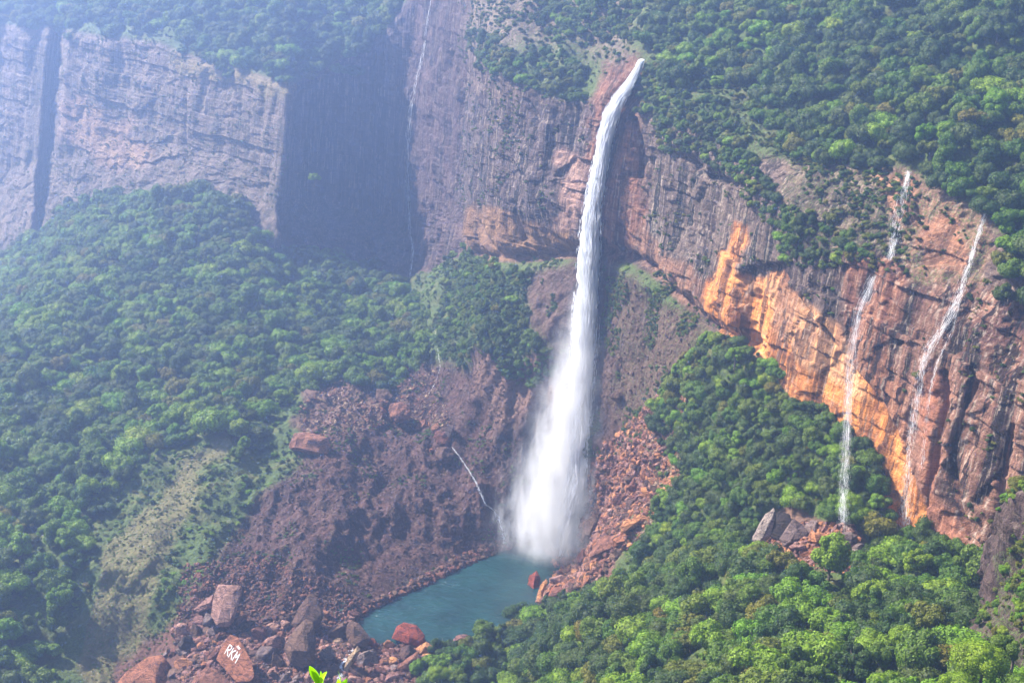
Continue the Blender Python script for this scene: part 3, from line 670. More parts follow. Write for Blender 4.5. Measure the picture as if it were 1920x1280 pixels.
# low scrub and ground cover
def scrub(mask, n, lo, hi, cols):
    idx = np.flatnonzero(mask); w_ = AREA.ravel()[idx]; pick = rng.choice(idx, size=n, p=w_/w_.sum())
    p = G.reshape(-1, 3)[pick]; r = rng.uniform(lo, hi, n)**1.0
    ks = [(int(rng.integers(0, 4)), int(rng.choice(cols))) for _ in range(n)]
    return p - np.array([0, 0, .35])*r[:, None], r, ks
parts = []
anyslope = vis & (green > 0.56) & (G[..., 2] > 1)
parts.append(scrub(anyslope & (TT > 4.0), 16000, 0.8, 2.4, [0, 1, 1, 3, 2]))
parts.append(scrub(vis & (green > 0.3) & (TT < 1.0), 9000, 0.9, 2.8, [0, 1, 3, 0]))
parts.append(scrub(vis & (green > 0.16) & (TT >= 1.0) & (TT < 4) & (fbm(X/14, Y/14, Zz/8, 3, 300) > 0.22), 7500, 0.5, 1.7, [1, 3, 3, 0]))
parts.append(scrub(vis & polys(LEDGE, HOLLOW, *TOPC), 3200, 1.0, 2.6, [0, 1, 1, 3]))
parts.append(scrub(vis & bl.astype(bool) & (fbm(X/20, Y/20, Zz/20, 3, 310) > 0.45), 2500, 0.4, 1.3, [1, 3, 0]))
parts.append(scrub(vis & inpoly(PX, PY, [(1000,480),(1300,520),(1330,720),(1150,860),(1090,860)]) & (fbm(X/20, Y/20, Zz/20, 3, 320) > 0.1), 2600, 0.6, 1.8, [1, 0, 3]))
parts.append(scrub(vis & inpoly(PX, PY, [(1290,130),(1460,140),(1510,290),(1720,330),(1700,520),(1600,500),(1480,290),(1340,240)]), 900, .6, 2.4, [0, 1, 3, 3]))
parts.append(scrub(vis & inpoly(PX, PY, [(350,850),(440,810),(430,900),(330,1010),(305,1100),(320,1190),(260,1340),(180,1340),(158,1150),(200,1010),(300,900)]), 1800, .25, .9, [3, 3, 1]))
parts.append(scrub(vis & inpoly(PX, PY, [(870,-60),(1190,-60),(1190,120),(1120,110),(1000,110),(870,120)]), 600, .8, 2.8, [0, 1, 3]))
pts = np.concatenate([a[0] for a in parts]); rr = np.concatenate([a[1] for a in parts]); kk = sum([a[2] for a in parts], [])
ok = np.array([k in kidx for k in kk]); n = int(ok.sum())
instancer('shrubbery', pts[ok], np.stack([rng.normal(0, .2, n), rng.normal(0, .2, n), rng.uniform(0, 6.28, n)], 1),
          rr[ok][:, None] * np.stack([rng.uniform(.8, 1.4, n), rng.uniform(.8, 1.4, n), rng.uniform(.5, 1.1, n)], 1), [kidx[k] for k, q in zip(kk, ok) if q], src,
          'low green scrub and ground cover on slopes and ledges')

# ------------------------------------------------------------------ boulders
def rock_arrays(seed, sub=4, ncut=12, flat=None, chip=0.05, squash=(1, 1, 1)):
    r = np.random.default_rng(seed); V, F = {2: IC2, 3: IC3, 4: IC4}[sub]
    n = r.normal(size=(ncut, 3)); n /= np.linalg.norm(n, axis=1, keepdims=True); d = r.uniform(0.62, 1.0, ncut)
    if flat is not None: n = np.vstack([n, flat]); d = np.append(d, 0.62)
    dot = V @ n.T; rr = np.where(dot > 0.05, d / np.maximum(dot, 0.05), 9).min(1); rr = np.minimum(rr, 1.25)
    W = V * rr[:, None]
    f = chip * fbm(W[:, 0]*3 + seed, W[:, 1]*3, W[:, 2]*3, 4, seed % 91)
    if flat is not None: f = f * (1 - np.clip((dot[:, -1]*rr - 0.58)*20, 0, 1))
    return (W * (1 + f[:, None])) * np.array(squash), F
def rockmesh(name, seed, m, **k):
    V, F = rock_arrays(seed, **k); me = bpy.data.meshes.new(name)
    me.from_pydata([tuple(v) for v in V], [], [tuple(f) for f in F]); me.materials.append(m); return me
BNAME = []
def boulder(px, py, wpx, hpx, col, label, seed, rot=0.0, tilt=0.0, yaw=None, lift=0.25, name='boulder', depth=0.8, **k):
    """a rock whose middle shows at (px,py), wpx wide and hpx tall as seen, resting in the slope"""
    p, nrm = at(px, py + hpx*0.30); dist = np.linalg.norm(p - CAM); m2 = dist / FPX
    rw, rh = wpx*m2/2, hpx*m2/2
    p = np.array(p) + np.array([0, 0, rh*lift])
    me = rockmesh(name, seed, ROCK[col], **k)
    o = bpy.data.objects.new(name, me); COL.objects.link(o); o.location = p
    o.scale = (rw, (rw+rh)/2*depth, rh*1.12)
    o.rotation_euler = Euler((tilt, rot, yaw if yaw is not None else 0.0), 'YXZ')
    tag(o, label, 'boulder', 'boulders and fallen rocks'); BNAME.append((px, py, wpx, hpx)); return o
B = [
 (270,1262,110,75,'orange','big orange boulder with a dark right side at the bottom left corner',1,.1),
 (424,1140,82,88,'pink','tall pink slab leaning upright against the brown slope above the boulder field',2,-.1),
 (378,1125,52,34,'pink','pointed pink wedge propped against the left side of the tall slab',3,-.6),
 (391,1160,20,40,'grey','narrow upright stone under the pointed pink wedge',4,.1),
 (372,1163,24,20,'pink','small pink block topmost of the two stacked left of the narrow upright stone',5,.1),
 (366,1180,20,30,'brown','brown stone under the small pink block',6,.1),
 (342,1183,28,32,'pink','squarish pink stone at the left end of the rocks by the green grass',7,-.2),
 (353,1205,30,34,'dark','dark jagged stone below the squarish pink stone',8,.1),
 (446,1165,62,24,'red','long red shard slanting right from the foot of the tall slab',9,-.5),
 (576,1145,62,70,'brown','broad brown slab leaning on the slope above the peaked boulder',10,-.5),
 (570,1205,66,84,'brown','tall peaked brown boulder in the middle of the boulder field',11,.0),
 (488,1187,34,34,'red','rounded red boulder between the tall slab and the peaked boulder',12,.1),
 (505,1225,42,44,'grey','round grey boulder right of the lettered boulder',13,.3),
 (519,1238,24,44,'brown','narrow brown boulder upright beside the round grey boulder',14,-.3),
 (540,1232,22,44,'pink','slim pink boulder with a lit left edge by the peaked boulder',15,.1),
 (517,1202,40,26,'pink','flat pink block above the round grey boulder',16,-.2),
 (634,1182,40,42,'brown','brown boulder with a flat face left of the pool inlet stones',17,.2),
 (664,1190,52,56,'brown','large brown boulder standing at the corner of the pool',18,-.15),
 (661,1152,20,22,'red','small red stone perched above the large boulder at the pool corner',19,.2),
 (681,1148,14,10,'rust','little red stone in the water at the left tip of the pool',20,.2),
 (697,1205,26,22,'rust','dark red stone right of the large boulder at the pool corner',21,.2),
 (764,1190,74,50,'rust','broad rusty red boulder with a pale front lying in the near edge of the pool',22,.12),
 (796,1215,38,28,'orange','orange block just below the broad rusty boulder',23,.1),
 (828,1212,34,16,'rust','flat rust red slab in the shallows beside the green bush',24,-.05),
 (612,1228,40,34,'grey','pale grey diamond-shaped stone in the middle of the boulders',25,.5),
 (637,1203,26,18,'tan','tan stone at the outlet stream above the grey diamond-shaped stone',26,-.2),
 (658,1230,24,56,'tan','narrow tan slab slanting beside the outlet stream',27,.55),
 (688,1230,42,36,'grey','round grey-brown boulder right of the narrow tan slab',28,.2),
 (664,1255,46,28,'brown','brown rounded boulder at the bottom below the grey-brown one',29,.1),
 (714,1258,28,22,'red','red egg-shaped stone at the bottom below the pebble bed',30,.2),
 (764,1240,52,34,'red','long red boulder slanting up right near the pool shore',31,-.5),
 (762,1222,40,24,'brown','brown block above the long slanting red boulder',32,-.4),
 (790,1240,24,28,'brown','brown stone beside the bright round bush',33,.2),
 (396,1272,90,46,'red','wide red boulder cut by the bottom edge left of the lettered boulder',34,.1),
 (462,1276,66,28,'red','flat red boulder at the bottom edge below the lettered boulder',35,.0),
 (345,1244,36,22,'orange','small orange-topped boulder right of the big orange boulder',36,.0),
 (330,1262,34,22,'brown','brown boulder low beside the big orange boulder',37,.0),
 (400,1228,18,34,'red','slender red stone left of the lettered boulder',38,.5),
 (556,1268,26,22,'grey','grey stone at the bottom edge below the slim pink boulder',39,.1),
 (582,1266,30,26,'pink','pink oblong stone at the bottom edge left of the leafy sprig',40,.4),
 (532,1272,30,18,'grey','dull grey stone at the bottom edge',41,.0),
 (622,1255,36,26,'brown','brown stone between the sprigs at the bottom edge',42,.2),
 (740,1270,40,22,'pink','low pink stone at the bottom edge left of the bright bush',43,.1),
 (800,1228,20,12,'orange','thin orange stone wedged by the bright bush',44,.1),
 (868,1196,34,14,'pink','pink rock showing between the pool and the trees of the near shore',45,.0),
 # ledge and stream boulders on the brown bluff
 (583,832,86,40,'orange','layered orange block jutting from the brown bluff below the left forest',50,.12),
 (718,742,32,30,'brown','squarish brown boulder above the large stream boulder',51,.1),
 (748,772,48,42,'red','large reddish six-sided boulder at the top of the bluff stream',52,.25),
 (717,768,16,12,'orange','small orange stone left of the large six-sided boulder',53,.1),
 (791,797,24,32,'red','upright red boulder in the stream bed of the bluff',54,.1),
 (820,799,20,16,'red','small red stone right of the upright red boulder in the stream bed',55,.2),
 (828,822,36,28,'red','flat-topped red boulder stacked over the lowest stream boulder',56,.2),
 (831,852,42,34,'orange','blocky brown-orange boulder at the head of the white cascade',57,.1),
 (809,845,10,12,'orange','tiny orange stone left of the blocky boulder at the cascade head',58,.1),
 (845,806,18,32,'grey','grey leaning slab above the start of the white cascade',59,-.1),
 (780,605,14,26,'orange','small orange pinnacle among the trees below the left trickle',60,.2),
 (762,628,36,12,'orange','low orange ledge rock among the trees below the left trickle',61,-.1),
 (1018,1010,26,22,'dark','dark rock behind the spray at the foot of the main fall',62,.1),
 (965,985,16,30,'brown','upright brown knob on the bluff left of the spray',63,.1),
 # pool's right shore
 (1004,1095,32,52,'rust','rusty orange boulder at the tip of the right pool shore',70,-.3),
 (1018,1110,16,52,'orange','thin pale-edged upright slab on the tip of the right pool shore',71,.45),
 (1040,1108,26,46,'rust','dark red boulder behind the thin upright slab on the pool shore',72,.2),
 (1025,1075,26,16,'tan','pale rounded stone on the shore under the spray',73,.1),
 (1050,1085,36,24,'pink','grey-pink flat boulder on the right pool shore',74,.2),
 (1065,1050,30,22,'red','red boulder where the spray meets the right shore',75,.1),
 (1095,1040,28,30,'red','upright red boulder in the scree above the right shore',76,.1),
 (1045,1112,34,30,'red','rounded red boulder low on the right shore by the trees',77,.0),
 (1075,1100,28,22,'brown','brown stone above the trees on the right shore',78,.1),
 (1098,1092,16,44,'orange','tall thin orange rock at the edge of the trees above the shore',79,.2),
 (1140,1020,60,26,'red','flat layered red slab in the middle of the scree beside the fall',80,-.4),
 (1190,978,54,20,'orange','long orange block slanting across the scree',81,-.45),
 (1110,985,34,56,'brown','tall dark brown rock in the scree touching the spray',82,.1),
 (1170,1010,60,16,'orange','long low orange slab under the slanting block in the scree',83,-.4),
 (1165,935,30,22,'red','wedge of red rock high in the scree beside the fall',84,-.2),
 (1190,910,36,28,'red','broad red rock in the scree near the grassy edge',85,.1),
 (1185,945,30,24,'brown','brown rock just above the long orange block in the scree',86,.2),
 (1185,868,12,16,'orange','small orange stone near the top of the scree',87,.2),
 (1160,740,30,22,'brown','brown rock sticking out beside the fall above the scree',88,.1),
 # debris under the first thin fall
 (1430,990,46,74,'pale','pale slab leaning left out of the trees below the orange wall',90,.35),
 (1462,985,44,56,'dark','dark overhanging boulder right behind the pale leaning slab',91,.3),
 (1492,1000,60,42,'grey','mossy grey boulder beside the dark overhanging one',92,-.5),
 (1525,985,34,24,'grey','grey rounded boulder on top of the rock debris',93,.0),
 (1530,1007,26,24,'orange','cube-shaped orange block in the rock debris',94,.3),
 (1548,988,14,16,'pink','small pinkish stone above the cube-shaped block',95,.1),
 (1568,990,14,20,'pink','brown-pink stone left of the falling water in the debris',96,.1),
 (1564,1014,16,14,'orange','small orange stone below the brown-pink one in the debris',97,.3),
 (1589,1008,36,34,'grey','wet grey boulder struck by the first thin fall',98,.1),
 (1612,1030,30,24,'grey','dark wet stone right of the boulder under the thin fall',99,.2),
 (1520,1038,40,14,'orange','flat orange slab low in the debris on the left',100,.0),
 (1562,1054,46,22,'orange','broad flat orange slab at the bottom of the debris',101,.05),
 (1575,1036,38,12,'orange','thin orange slab above the broad one in the debris',102,.1),
 (1600,1050,26,16,'orange','orange stone at the right end of the debris',103,.1),
 (1545,1032,20,14,'red','small red stone in the middle of the debris',104,.3),
 (1495,1025,30,16,'pink','dusty pink stone at the left foot of the debris',105,.0),
 (1412,1072,16,14,'pink','small rock lying alone among the trees under the pale slab',106,.0),
]
H = [
 ('boulder', [(216,1292),(236,1258),(272,1235),(292,1229),(306,1240),(322,1275),(318,1300)], [(296,1240,5),(300,1290,7),(250,1280,5)], 14, 'orange', 'big orange boulder with a dark right side at the bottom left corner', 1),
 ('boulder', [(402,1108),(408,1098),(424,1100),(448,1103),(451,1112),(444,1140),(440,1168),(432,1173),(408,1172),(398,1150)], [(418,1120,3),(412,1165,3.5),(436,1160,2.5),(436,1112,2)], 7, 'pink', 'tall pink slab leaning upright against the brown slope above the boulder field', 2),
 ('boulder', [(364,1143),(398,1112),(401,1136),(372,1146)], [(395,1130,2)], 5, 'pink', 'pointed pink wedge propped against the left side of the tall slab', 3),
 ('boulder', [(428,1172),(440,1158),(470,1148),(462,1160),(440,1176)], [(448,1160,2)], 4, 'red', 'long red shard slanting right from the foot of the tall slab', 9),
 ('boulder', [(545,1168),(556,1145),(580,1116),(592,1124),(604,1150),(598,1172),(560,1180)], [(580,1130,3),(560,1165,4),(590,1165,3)], 8, 'brown', 'broad brown slab leaning on the slope above the peaked boulder', 10),
 ('boulder', [(530,1218),(552,1180),(568,1164),(584,1168),(594,1200),(592,1238),(570,1248),(545,1240)], [(570,1172,3),(578,1215,6),(552,1215,5)], 12, 'brown', 'tall peaked brown boulder in the middle of the boulder field', 11),
 ('boulder', [(651,1172),(658,1164),(672,1168),(694,1192),(690,1208),(664,1214),(650,1200)], [(662,1176,3.5),(668,1205,4)], 8, 'brown', 'large brown boulder standing at the corner of the pool', 18),
 ('boulder', [(732,1198),(742,1176),(756,1170),(778,1174),(796,1188),(798,1200),(788,1212),(760,1206)], [(746,1182,4),(788,1198,4),(768,1204,4)], 9, 'rust', 'broad rusty red boulder with a pale front lying in the near edge of the pool', 22),
 ('boulder', [(778,1216),(800,1203),(812,1212),(804,1224),(784,1228)], [(798,1210,2.5),(790,1222,3)], 5, 'orange', 'orange block just below the broad rusty boulder', 23),
 ('boulder', [(594,1226),(618,1211),(632,1228),(612,1243)], [(616,1220,2.4),(610,1234,2.6)], 4, 'grey', 'pale grey diamond-shaped stone in the middle of the boulders', 25),
 ('boulder', [(646,1256),(652,1234),(670,1212),(675,1218),(662,1242),(650,1262)], [(662,1230,2)], 3.5, 'tan', 'narrow tan slab slanting beside the outlet stream', 27),
 ('boulder', [(744,1252),(762,1236),(784,1222),(788,1236),(768,1256),(748,1262)], [(770,1236,3)], 6, 'red', 'long red boulder slanting up right near the pool shore', 31),
 ('boulder', [(354,1296),(364,1270),(386,1254),(404,1258),(436,1284),(440,1300)], [(386,1264,4),(410,1290,6)], 10, 'red', 'wide red boulder cut by the bottom edge left of the lettered boulder', 34),
 ('boulder', [(540,832),(552,812),(590,814),(612,820),(622,836),(616,850),(596,853),(562,842),(541,842)], [(556,818,4),(604,826,4),(594,846,4),(552,838,4)], 12, 'red', 'layered orange block jutting from the brown bluff below the left forest', 50),
 ('boulder', [(703,744),(706,731),(728,730),(737,742),(729,756),(716,758)], [(718,738,2),(718,752,3)], 8, 'brown', 'squarish brown boulder above the large stream boulder', 51),
 ('boulder', [(727,768),(732,755),(752,753),(770,769),(769,782),(750,793),(734,784)], [(745,762,3),(762,776,3),(742,780,4)], 9, 'red', 'large reddish six-sided boulder at the top of the bluff stream', 52),
 ('boulder', [(812,820),(818,808),(838,810),(846,824),(843,836),(822,834)], [(828,816,2.5),(834,830,3)], 7, 'red', 'flat-topped red boulder stacked over the lowest stream boulder', 56),
 ('boulder', [(814,850),(818,838),(846,838),(852,852),(842,868),(820,864)], [(832,842,3),(826,858,4)], 8, 'brown', 'blocky brown-orange boulder at the head of the white cascade', 57),
 ('boulder', [(1408,1010),(1414,1000),(1432,988),(1440,962),(1453,953),(1457,972),(1446,998),(1424,1022)], [(1444,976,2),(1424,1008,3)], 6, 'pale', 'pale slab leaning left out of the trees below the orange wall', 90),
 ('boulder', [(1444,1004),(1456,968),(1462,958),(1480,965),(1486,985),(1462,1010)], [(1464,975,1)], 8, 'dark', 'dark overhanging boulder right behind the pale leaning slab', 91),
 ('boulder', [(1462,1010),(1490,978),(1506,980),(1516,1000),(1500,1016),(1470,1024)], [(1492,990,2),(1480,1014,3)], 8, 'grey', 'mossy grey boulder beside the dark overhanging one', 92),
 ('boulder', [(1517,1004),(1526,996),(1542,1004),(1537,1016),(1530,1020),(1518,1012)], [(1527,1001,2.2),(1528,1014,2.4)], 4, 'orange', 'cube-shaped orange block in the rock debris', 94),
 ('boulder', [(1545,1062),(1548,1050),(1564,1044),(1580,1050),(1584,1060),(1566,1066)], [(1564,1052,1.5)], 4, 'orange', 'broad flat orange slab at the bottom of the debris', 100),
 ('boulder', [(986,1100),(994,1080),(1006,1070),(1014,1082),(1010,1108),(1000,1118),(988,1112)], [(1002,1082,4),(998,1108,5)], 9, 'rust', 'rusty orange boulder at the tip of the right pool shore', 70),
 ('boulder', [(1006,1118),(1014,1096),(1024,1086),(1027,1092),(1018,1116),(1012,1132),(1006,1128)], [(1018,1100,2)], 5, 'orange', 'thin pale-edged upright slab on the tip of the right pool shore', 71),
 ('boulder', [(1162,988),(1182,974),(1208,964),(1216,972),(1196,986),(1168,998)], [(1190,978,3)], 6, 'orange', 'long orange block slanting across the scree', 81),
]
HL = {q[5] for q in H}
B = [b for b in B if b[5] not in HL and 'broad flat orange' not in b[5]]
for (px, py, wp_, hp_, c, lab, sd_, rt) in B:
    boulder(px, py, wp_*.98, hp_*.98, c, lab, sd_, rot=rt, yaw=(sd_ * 0.37) % 0.8 - 0.4, tilt=((sd_*0.61) % 0.5) - 0.25)

# the lettered boulder: a flat face turned up and left
def lettered():
    tl = (.55, -.55)
    o, base, m2, c = hewn('lettered_boulder', [(402,1240),(412,1214),(426,1196),(442,1199),(455,1212),(474,1236),(482,1258),(474,1268),(446,1272),(424,1256)], [], 9, 'orange', 'salmon boulder with white painted letters on its upper face', 78, tilt=tl, rough=.004)
    right, upv, fw = MR[:, 0], MR[:, 1], MR[:, 2]
    strokes = [[(0,0),(0,1)], [(0,1),(.42,1.02),(.5,.78),(.36,.56),(0,.5)], [(.12,.5),(.55,0)],
               [(.75,0),(.75,1)], [(1.22,1.0),(.78,.48)], [(.88,.55),(1.28,0)],
               [(1.48,0),(1.52,1)], [(1.52,1),(1.76,.4)], [(1.76,.4),(2.02,1)], [(2.02,1),(2.08,0)]]
    dots = [[(1.1,1.32),(1.22,1.5)], [(1.3,1.3),(1.42,1.46)], [(1.5,1.28),(1.6,1.44)]]
    bm = bmesh.new(); a = -.52; h = 17.0
    def world(x, y, z):
        px = 419 + (x*.74*h*math.cos(a) - y*h*math.sin(a)); py = 1228 - (x*.74*h*math.sin(a) + y*h*math.cos(a))
        d = (np.array([px, py]) - c)*m2
        return Vector(right*d[0] - upv*d[1] + fw*(z + tl[0]*d[0] - tl[1]*d[1]))
    for st in strokes + dots:
        for (x0, y0), (x1, y1) in zip(st, st[1:]):
            L = math.hypot(x1-x0, y1-y0); dx, dy = (x1-x0)/L*.03, (y1-y0)/L*.03; qx, qy = -dy*1.6, dx*1.6
            vs = [bm.verts.new(world(x, y, z)) for z in (-.3, .12) for x, y in ((x0-dx-qx, y0-dy-qy), (x1+dx-qx, y1+dy-qy), (x1+dx+qx, y1+dy+qy), (x0-dx+qx, y0-dy+qy))]
            bm.faces.new(vs[4:8]); bm.faces.new(vs[3::-1])
            for i in range(4): bm.faces.new((vs[i], vs[(i+1) % 4], vs[4+(i+1) % 4], vs[4+i]))
    bmesh.ops.recalc_face_normals(bm, faces=bm.faces)
    me = bpy.data.meshes.new('painted_lettering'); bm.to_mesh(me); bm.free(); me.materials.append(plain('white_paint', (0.85, 0.83, 0.83)))
    t = bpy.data.objects.new('painted_lettering', me); COL.objects.link(t); t.parent = o
def hewn(name, outline, apex, thick, col, label, seed, tilt=(.22, -.38), rough=.055):
    """a rock with the given outline (pixels), real thickness behind it and a faceted front; apex: (px, py, height in m)"""
    o_ = np.array(outline, float); c = o_.mean(0); p, _ = at(c[0], o_[:, 1].max() - 3); p = np.array(p); dist = np.linalg.norm(p-CAM); m2 = dist/FPX
    base = P(c[0], c[1], p[1]); base = base + (CAM-base)/dist*thick*.25
    right, upv, fw = MR[:, 0], MR[:, 1], MR[:, 2]
    bm = bmesh.new(); pts = []
    for a in o_: 
        d = (a-c)*m2; pts.append(right*d[0] - upv*d[1] + fw*(tilt[0]*d[0] - tilt[1]*d[1])); pts.append((right*d[0]*.8 - upv*(d[1]*.8+thick*.15)) - fw*(thick - tilt[0]*d[0] + tilt[1]*d[1]))
    for a in apex:
        d = (np.array(a[:2])-c)*m2; pts.append(right*d[0] - upv*d[1] + fw*(a[2] + tilt[0]*d[0] - tilt[1]*d[1]))
    vs = [bm.verts.new(v) for v in pts]
    r_ = bmesh.ops.convex_hull(bm, input=vs); dele = {g for g in r_['geom_interior'] + r_['geom_unused'] if isinstance(g, bmesh.types.BMVert)}
    bmesh.ops.delete(bm, geom=list(dele), context='VERTS')
    bmesh.ops.dissolve_limit(bm, angle_limit=R(4), verts=bm.verts, edges=bm.edges)
    bmesh.ops.bevel(bm, geom=list(bm.edges), offset=.035*np.ptp(o_[:, 0])*m2, segments=2, profile=.6, affect='EDGES', clamp_overlap=True)
    bmesh.ops.triangulate(bm, faces=bm.faces)
    for _ in range(7):
        L_ = np.ptp(o_)*m2*.045; ed = [e for e in bm.edges if e.calc_length() > L_]
        if not ed: break
        bmesh.ops.subdivide_edges(bm, edges=ed, cuts=1); bmesh.ops.triangulate(bm, faces=[f for f in bm.faces if len(f.verts) > 3])
    V = np.array([v.co[:] for v in bm.verts]); S_ = np.ptp(o_, axis=0).mean()*m2
    f = fbm(V[:, 0]/S_*3+seed, V[:, 1]/S_*3, V[:, 2]/S_*3, 5, seed)*S_*rough
    bm.normal_update()
    for v, a in zip(bm.verts, f): v.co += v.normal*float(a)
    me = bpy.data.meshes.new(name); bm.to_mesh(me); bm.free(); me.materials.append(ROCK[col])
    o = bpy.data.objects.new(name, me); COL.objects.link(o); o.location = base; tag(o, label, 'boulder', 'boulders and fallen rocks')
    BNAME.append((c[0], c[1], np.ptp(o_[:, 0]), np.ptp(o_[:, 1]))); return o, base, m2, c
for q in H: hewn(*q)
lettered()

# smaller countable stones, each its own object, sharing a few meshes
SM = {c: [rockmesh('fallen_rock', 500+17*i+hash_i, ROCK[c], sub=3, ncut=9+i) for i in range(4)] for hash_i, c in enumerate(('orange', 'red', 'pink', 'brown', 'grey', 'rust', 'tan'))}
AREAS = [
 ([(290,1262),(330,1200),(400,1180),(560,1150),(660,1160),(690,1200),(800,1235),(770,1290),(300,1290)], 112, 7, 19, ('red','brown','pink','grey','orange','red')),
 ([(690,1215),(790,1215),(760,1275),(690,1275)], 14, 5, 10, ('red','orange','pink')),
 ([(1140,1000),(1240,850),(1250,900),(1190,1020),(1120,1085),(1030,1120),(1060,1060)], 44, 6, 16, ('red','orange','red','brown','pink')),
 ([(1480,990),(1610,1000),(1620,1050),(1490,1050)], 22, 5, 12, ('orange','pink','orange','red')),
 ([(700,700),(800,690),(850,800),(760,820)], 14, 5, 10, ('tan','red','orange')),
]
CW = {'orange': 'orange', 'red': 'red', 'pink': 'pink', 'brown': 'brown', 'grey': 'grey', 'rust': 'rust', 'tan': 'tan'}
SW = ['stubby', 'angular', 'blocky', 'chunky']
RMARKS = [((270,1262),'the big orange boulder'),((424,1140),'the tall pink slab'),((437,1235),'the lettered boulder'),((570,1200),'the peaked boulder'),((664,1190),'the pool-corner boulder'),
 ((764,1190),'the broad rusty boulder'),((612,1228),'the grey diamond stone'),((505,1225),'the round grey boulder'),((764,1240),'the slanting red boulder'),((700,1250),'the outlet stream'),((1190,978),'the slanting orange block'),
 ((1140,1020),'the layered scree slab'),((1004,1095),'the rusty shore tip'),((1190,910),'the scree top'),((1530,1007),'the cube-shaped block'),((1562,1054),'the broad orange slab'),((748,772),'the six-sided boulder'),((828,840),'the cascade head'),((350,1190),'the squarish pink stone'),((590,1268),'the leafy sprig')]
stones = []
for poly, n_, lo, hi, cols in AREAS:
    xs = [q[0] for q in poly]; ys = [q[1] for q in poly]; k = 0; tries = 0
    while k < n_ and tries < 4000:
        tries += 1
        px, py = rnd.uniform(min(xs), max(xs)), rnd.uniform(min(ys), max(ys)); s = lo + (hi-lo)*rnd.random()**1.7
        if not inpoly(np.array([px]), np.array([py]), poly)[0]: continue
        if any(abs(px-b[0]) < (b[2]*.42+s*.3) and abs(py-b[1]) < (b[3]*.42+s*.3) for b in BNAME): continue
        if any((px-q[0])**2+(py-q[1])**2 < ((s+q[2])*.42)**2 for q in stones): continue
        stones.append((px, py, s, rnd.choice(cols), rnd.randrange(4))); k += 1
sv_marks = MARKS; MARKS = RMARKS
slab = unique_labels([(q[0], q[1], f"{'small ' if q[2] < 8 else ''}{SW[q[4]]} {CW[q[3]]}") for q in stones], 'stone')
MARKS = sv_marks
for q, lab in zip(stones, slab):
    p, _ = at(q[0], q[1]); m2 = np.linalg.norm(p-CAM)/FPX; s = q[2]*m2*0.62
    o = bpy.data.objects.new('fallen_rock', SM[q[3]][q[4]]); COL.objects.link(o); o.location = Vector(p) + Vector((0, 0, s*.3))
    o.scale = (s*rnd.uniform(.9, 1.5), s*rnd.uniform(.8, 1.2), s*rnd.uniform(.6, 1.1)); o.rotation_euler = (rnd.uniform(-.6, .6), rnd.uniform(-.6, .6), rnd.uniform(0, 6.28))
    tag(o, lab, 'rock', 'boulders and fallen rocks')

# rubble too small to count
rs = [o for o in COL.objects if o.name.startswith('fallen_rock') and o.type == 'MESH']
rsrc = []
for c in ('red', 'brown', 'orange', 'pink', 'tan', 'grey'):
    for me in SM[c][:2]:
        f = [o for o in rs if o.data == me]
        if f: rsrc.append((c, f[0]))
def rub(mask, n, lo, hi, cols):
    idx = np.flatnonzero(mask); w_ = AREA.ravel()[idx]; pick = rng.choice(idx, size=n, p=w_/w_.sum())
    r = lo + (hi-lo)*rng.random(n)**2.5; ok = [i for i, (c, _) in enumerate(rsrc) if c in cols]
    return G.reshape(-1, 3)[pick], r, rng.choice(ok, n)
P_ = lambda poly: inpoly(PX, PY, poly)
rp = [rub(P_([(676,1158),(676,1138),(760,1098),(880,1035),(950,1008),(958,1032),(880,1062),(760,1120)]) & (G[..., 2] > -.5), 700, .5, 2.4, ('red', 'brown')),
      rub(P_([(230,1300),(330,1170),(680,1150),(700,1200),(850,1215),(800,1300)]) & (G[..., 2] > 0), 8000, .5, 2.6, ('red', 'brown', 'pink', 'brown')),
      rub((bl > .5) & vis, 9000, .25, 1.1, ('brown',)),
      rub(P_([(340,1060),(500,1040),(680,1120),(680,1165),(330,1190)]), 3500, .4, 1.7, ('red', 'brown')),
      rub(P_([(1120,850),(1240,740),(1262,830),(1225,950),(1150,1055),(1120,1090),(1000,1135),(990,1085),(1060,1030)]), 8000, .4, 2.6, ('red', 'red', 'brown', 'brown', 'pink', 'orange')),
      rub(P_([(1220,760),(1290,740),(1280,880),(1200,1020),(1150,1040),(1225,950)]), 3500, .4, 1.4, ('tan', 'orange')),
      rub(P_([(1390,980),(1600,980),(1630,1050),(1600,1080),(1490,1060)]), 2500, .3, 1.5, ('orange', 'pink')),
      rub(P_([(700,680),(810,680),(850,800),(700,800),(560,860),(560,760)]), 4200, .4, 1.5, ('tan', 'brown', 'red')),
      rub(P_([(1100,520),(1200,520),(1320,640),(1230,760),(1130,860)]), 900, .3, 1.2, ('brown',))]
pts = np.concatenate([a[0] for a in rp]); rr = np.concatenate([a[1] for a in rp]); ii = np.concatenate([a[2] for a in rp]); n = len(pts)
instancer('rubble', pts, rng.uniform(0, 6.28, (n, 3)), rr[:, None]*rng.uniform(.6, 1.3, (n, 3)), ii, [o for _, o in rsrc], 'loose red and brown rubble strewn over slopes and floor')

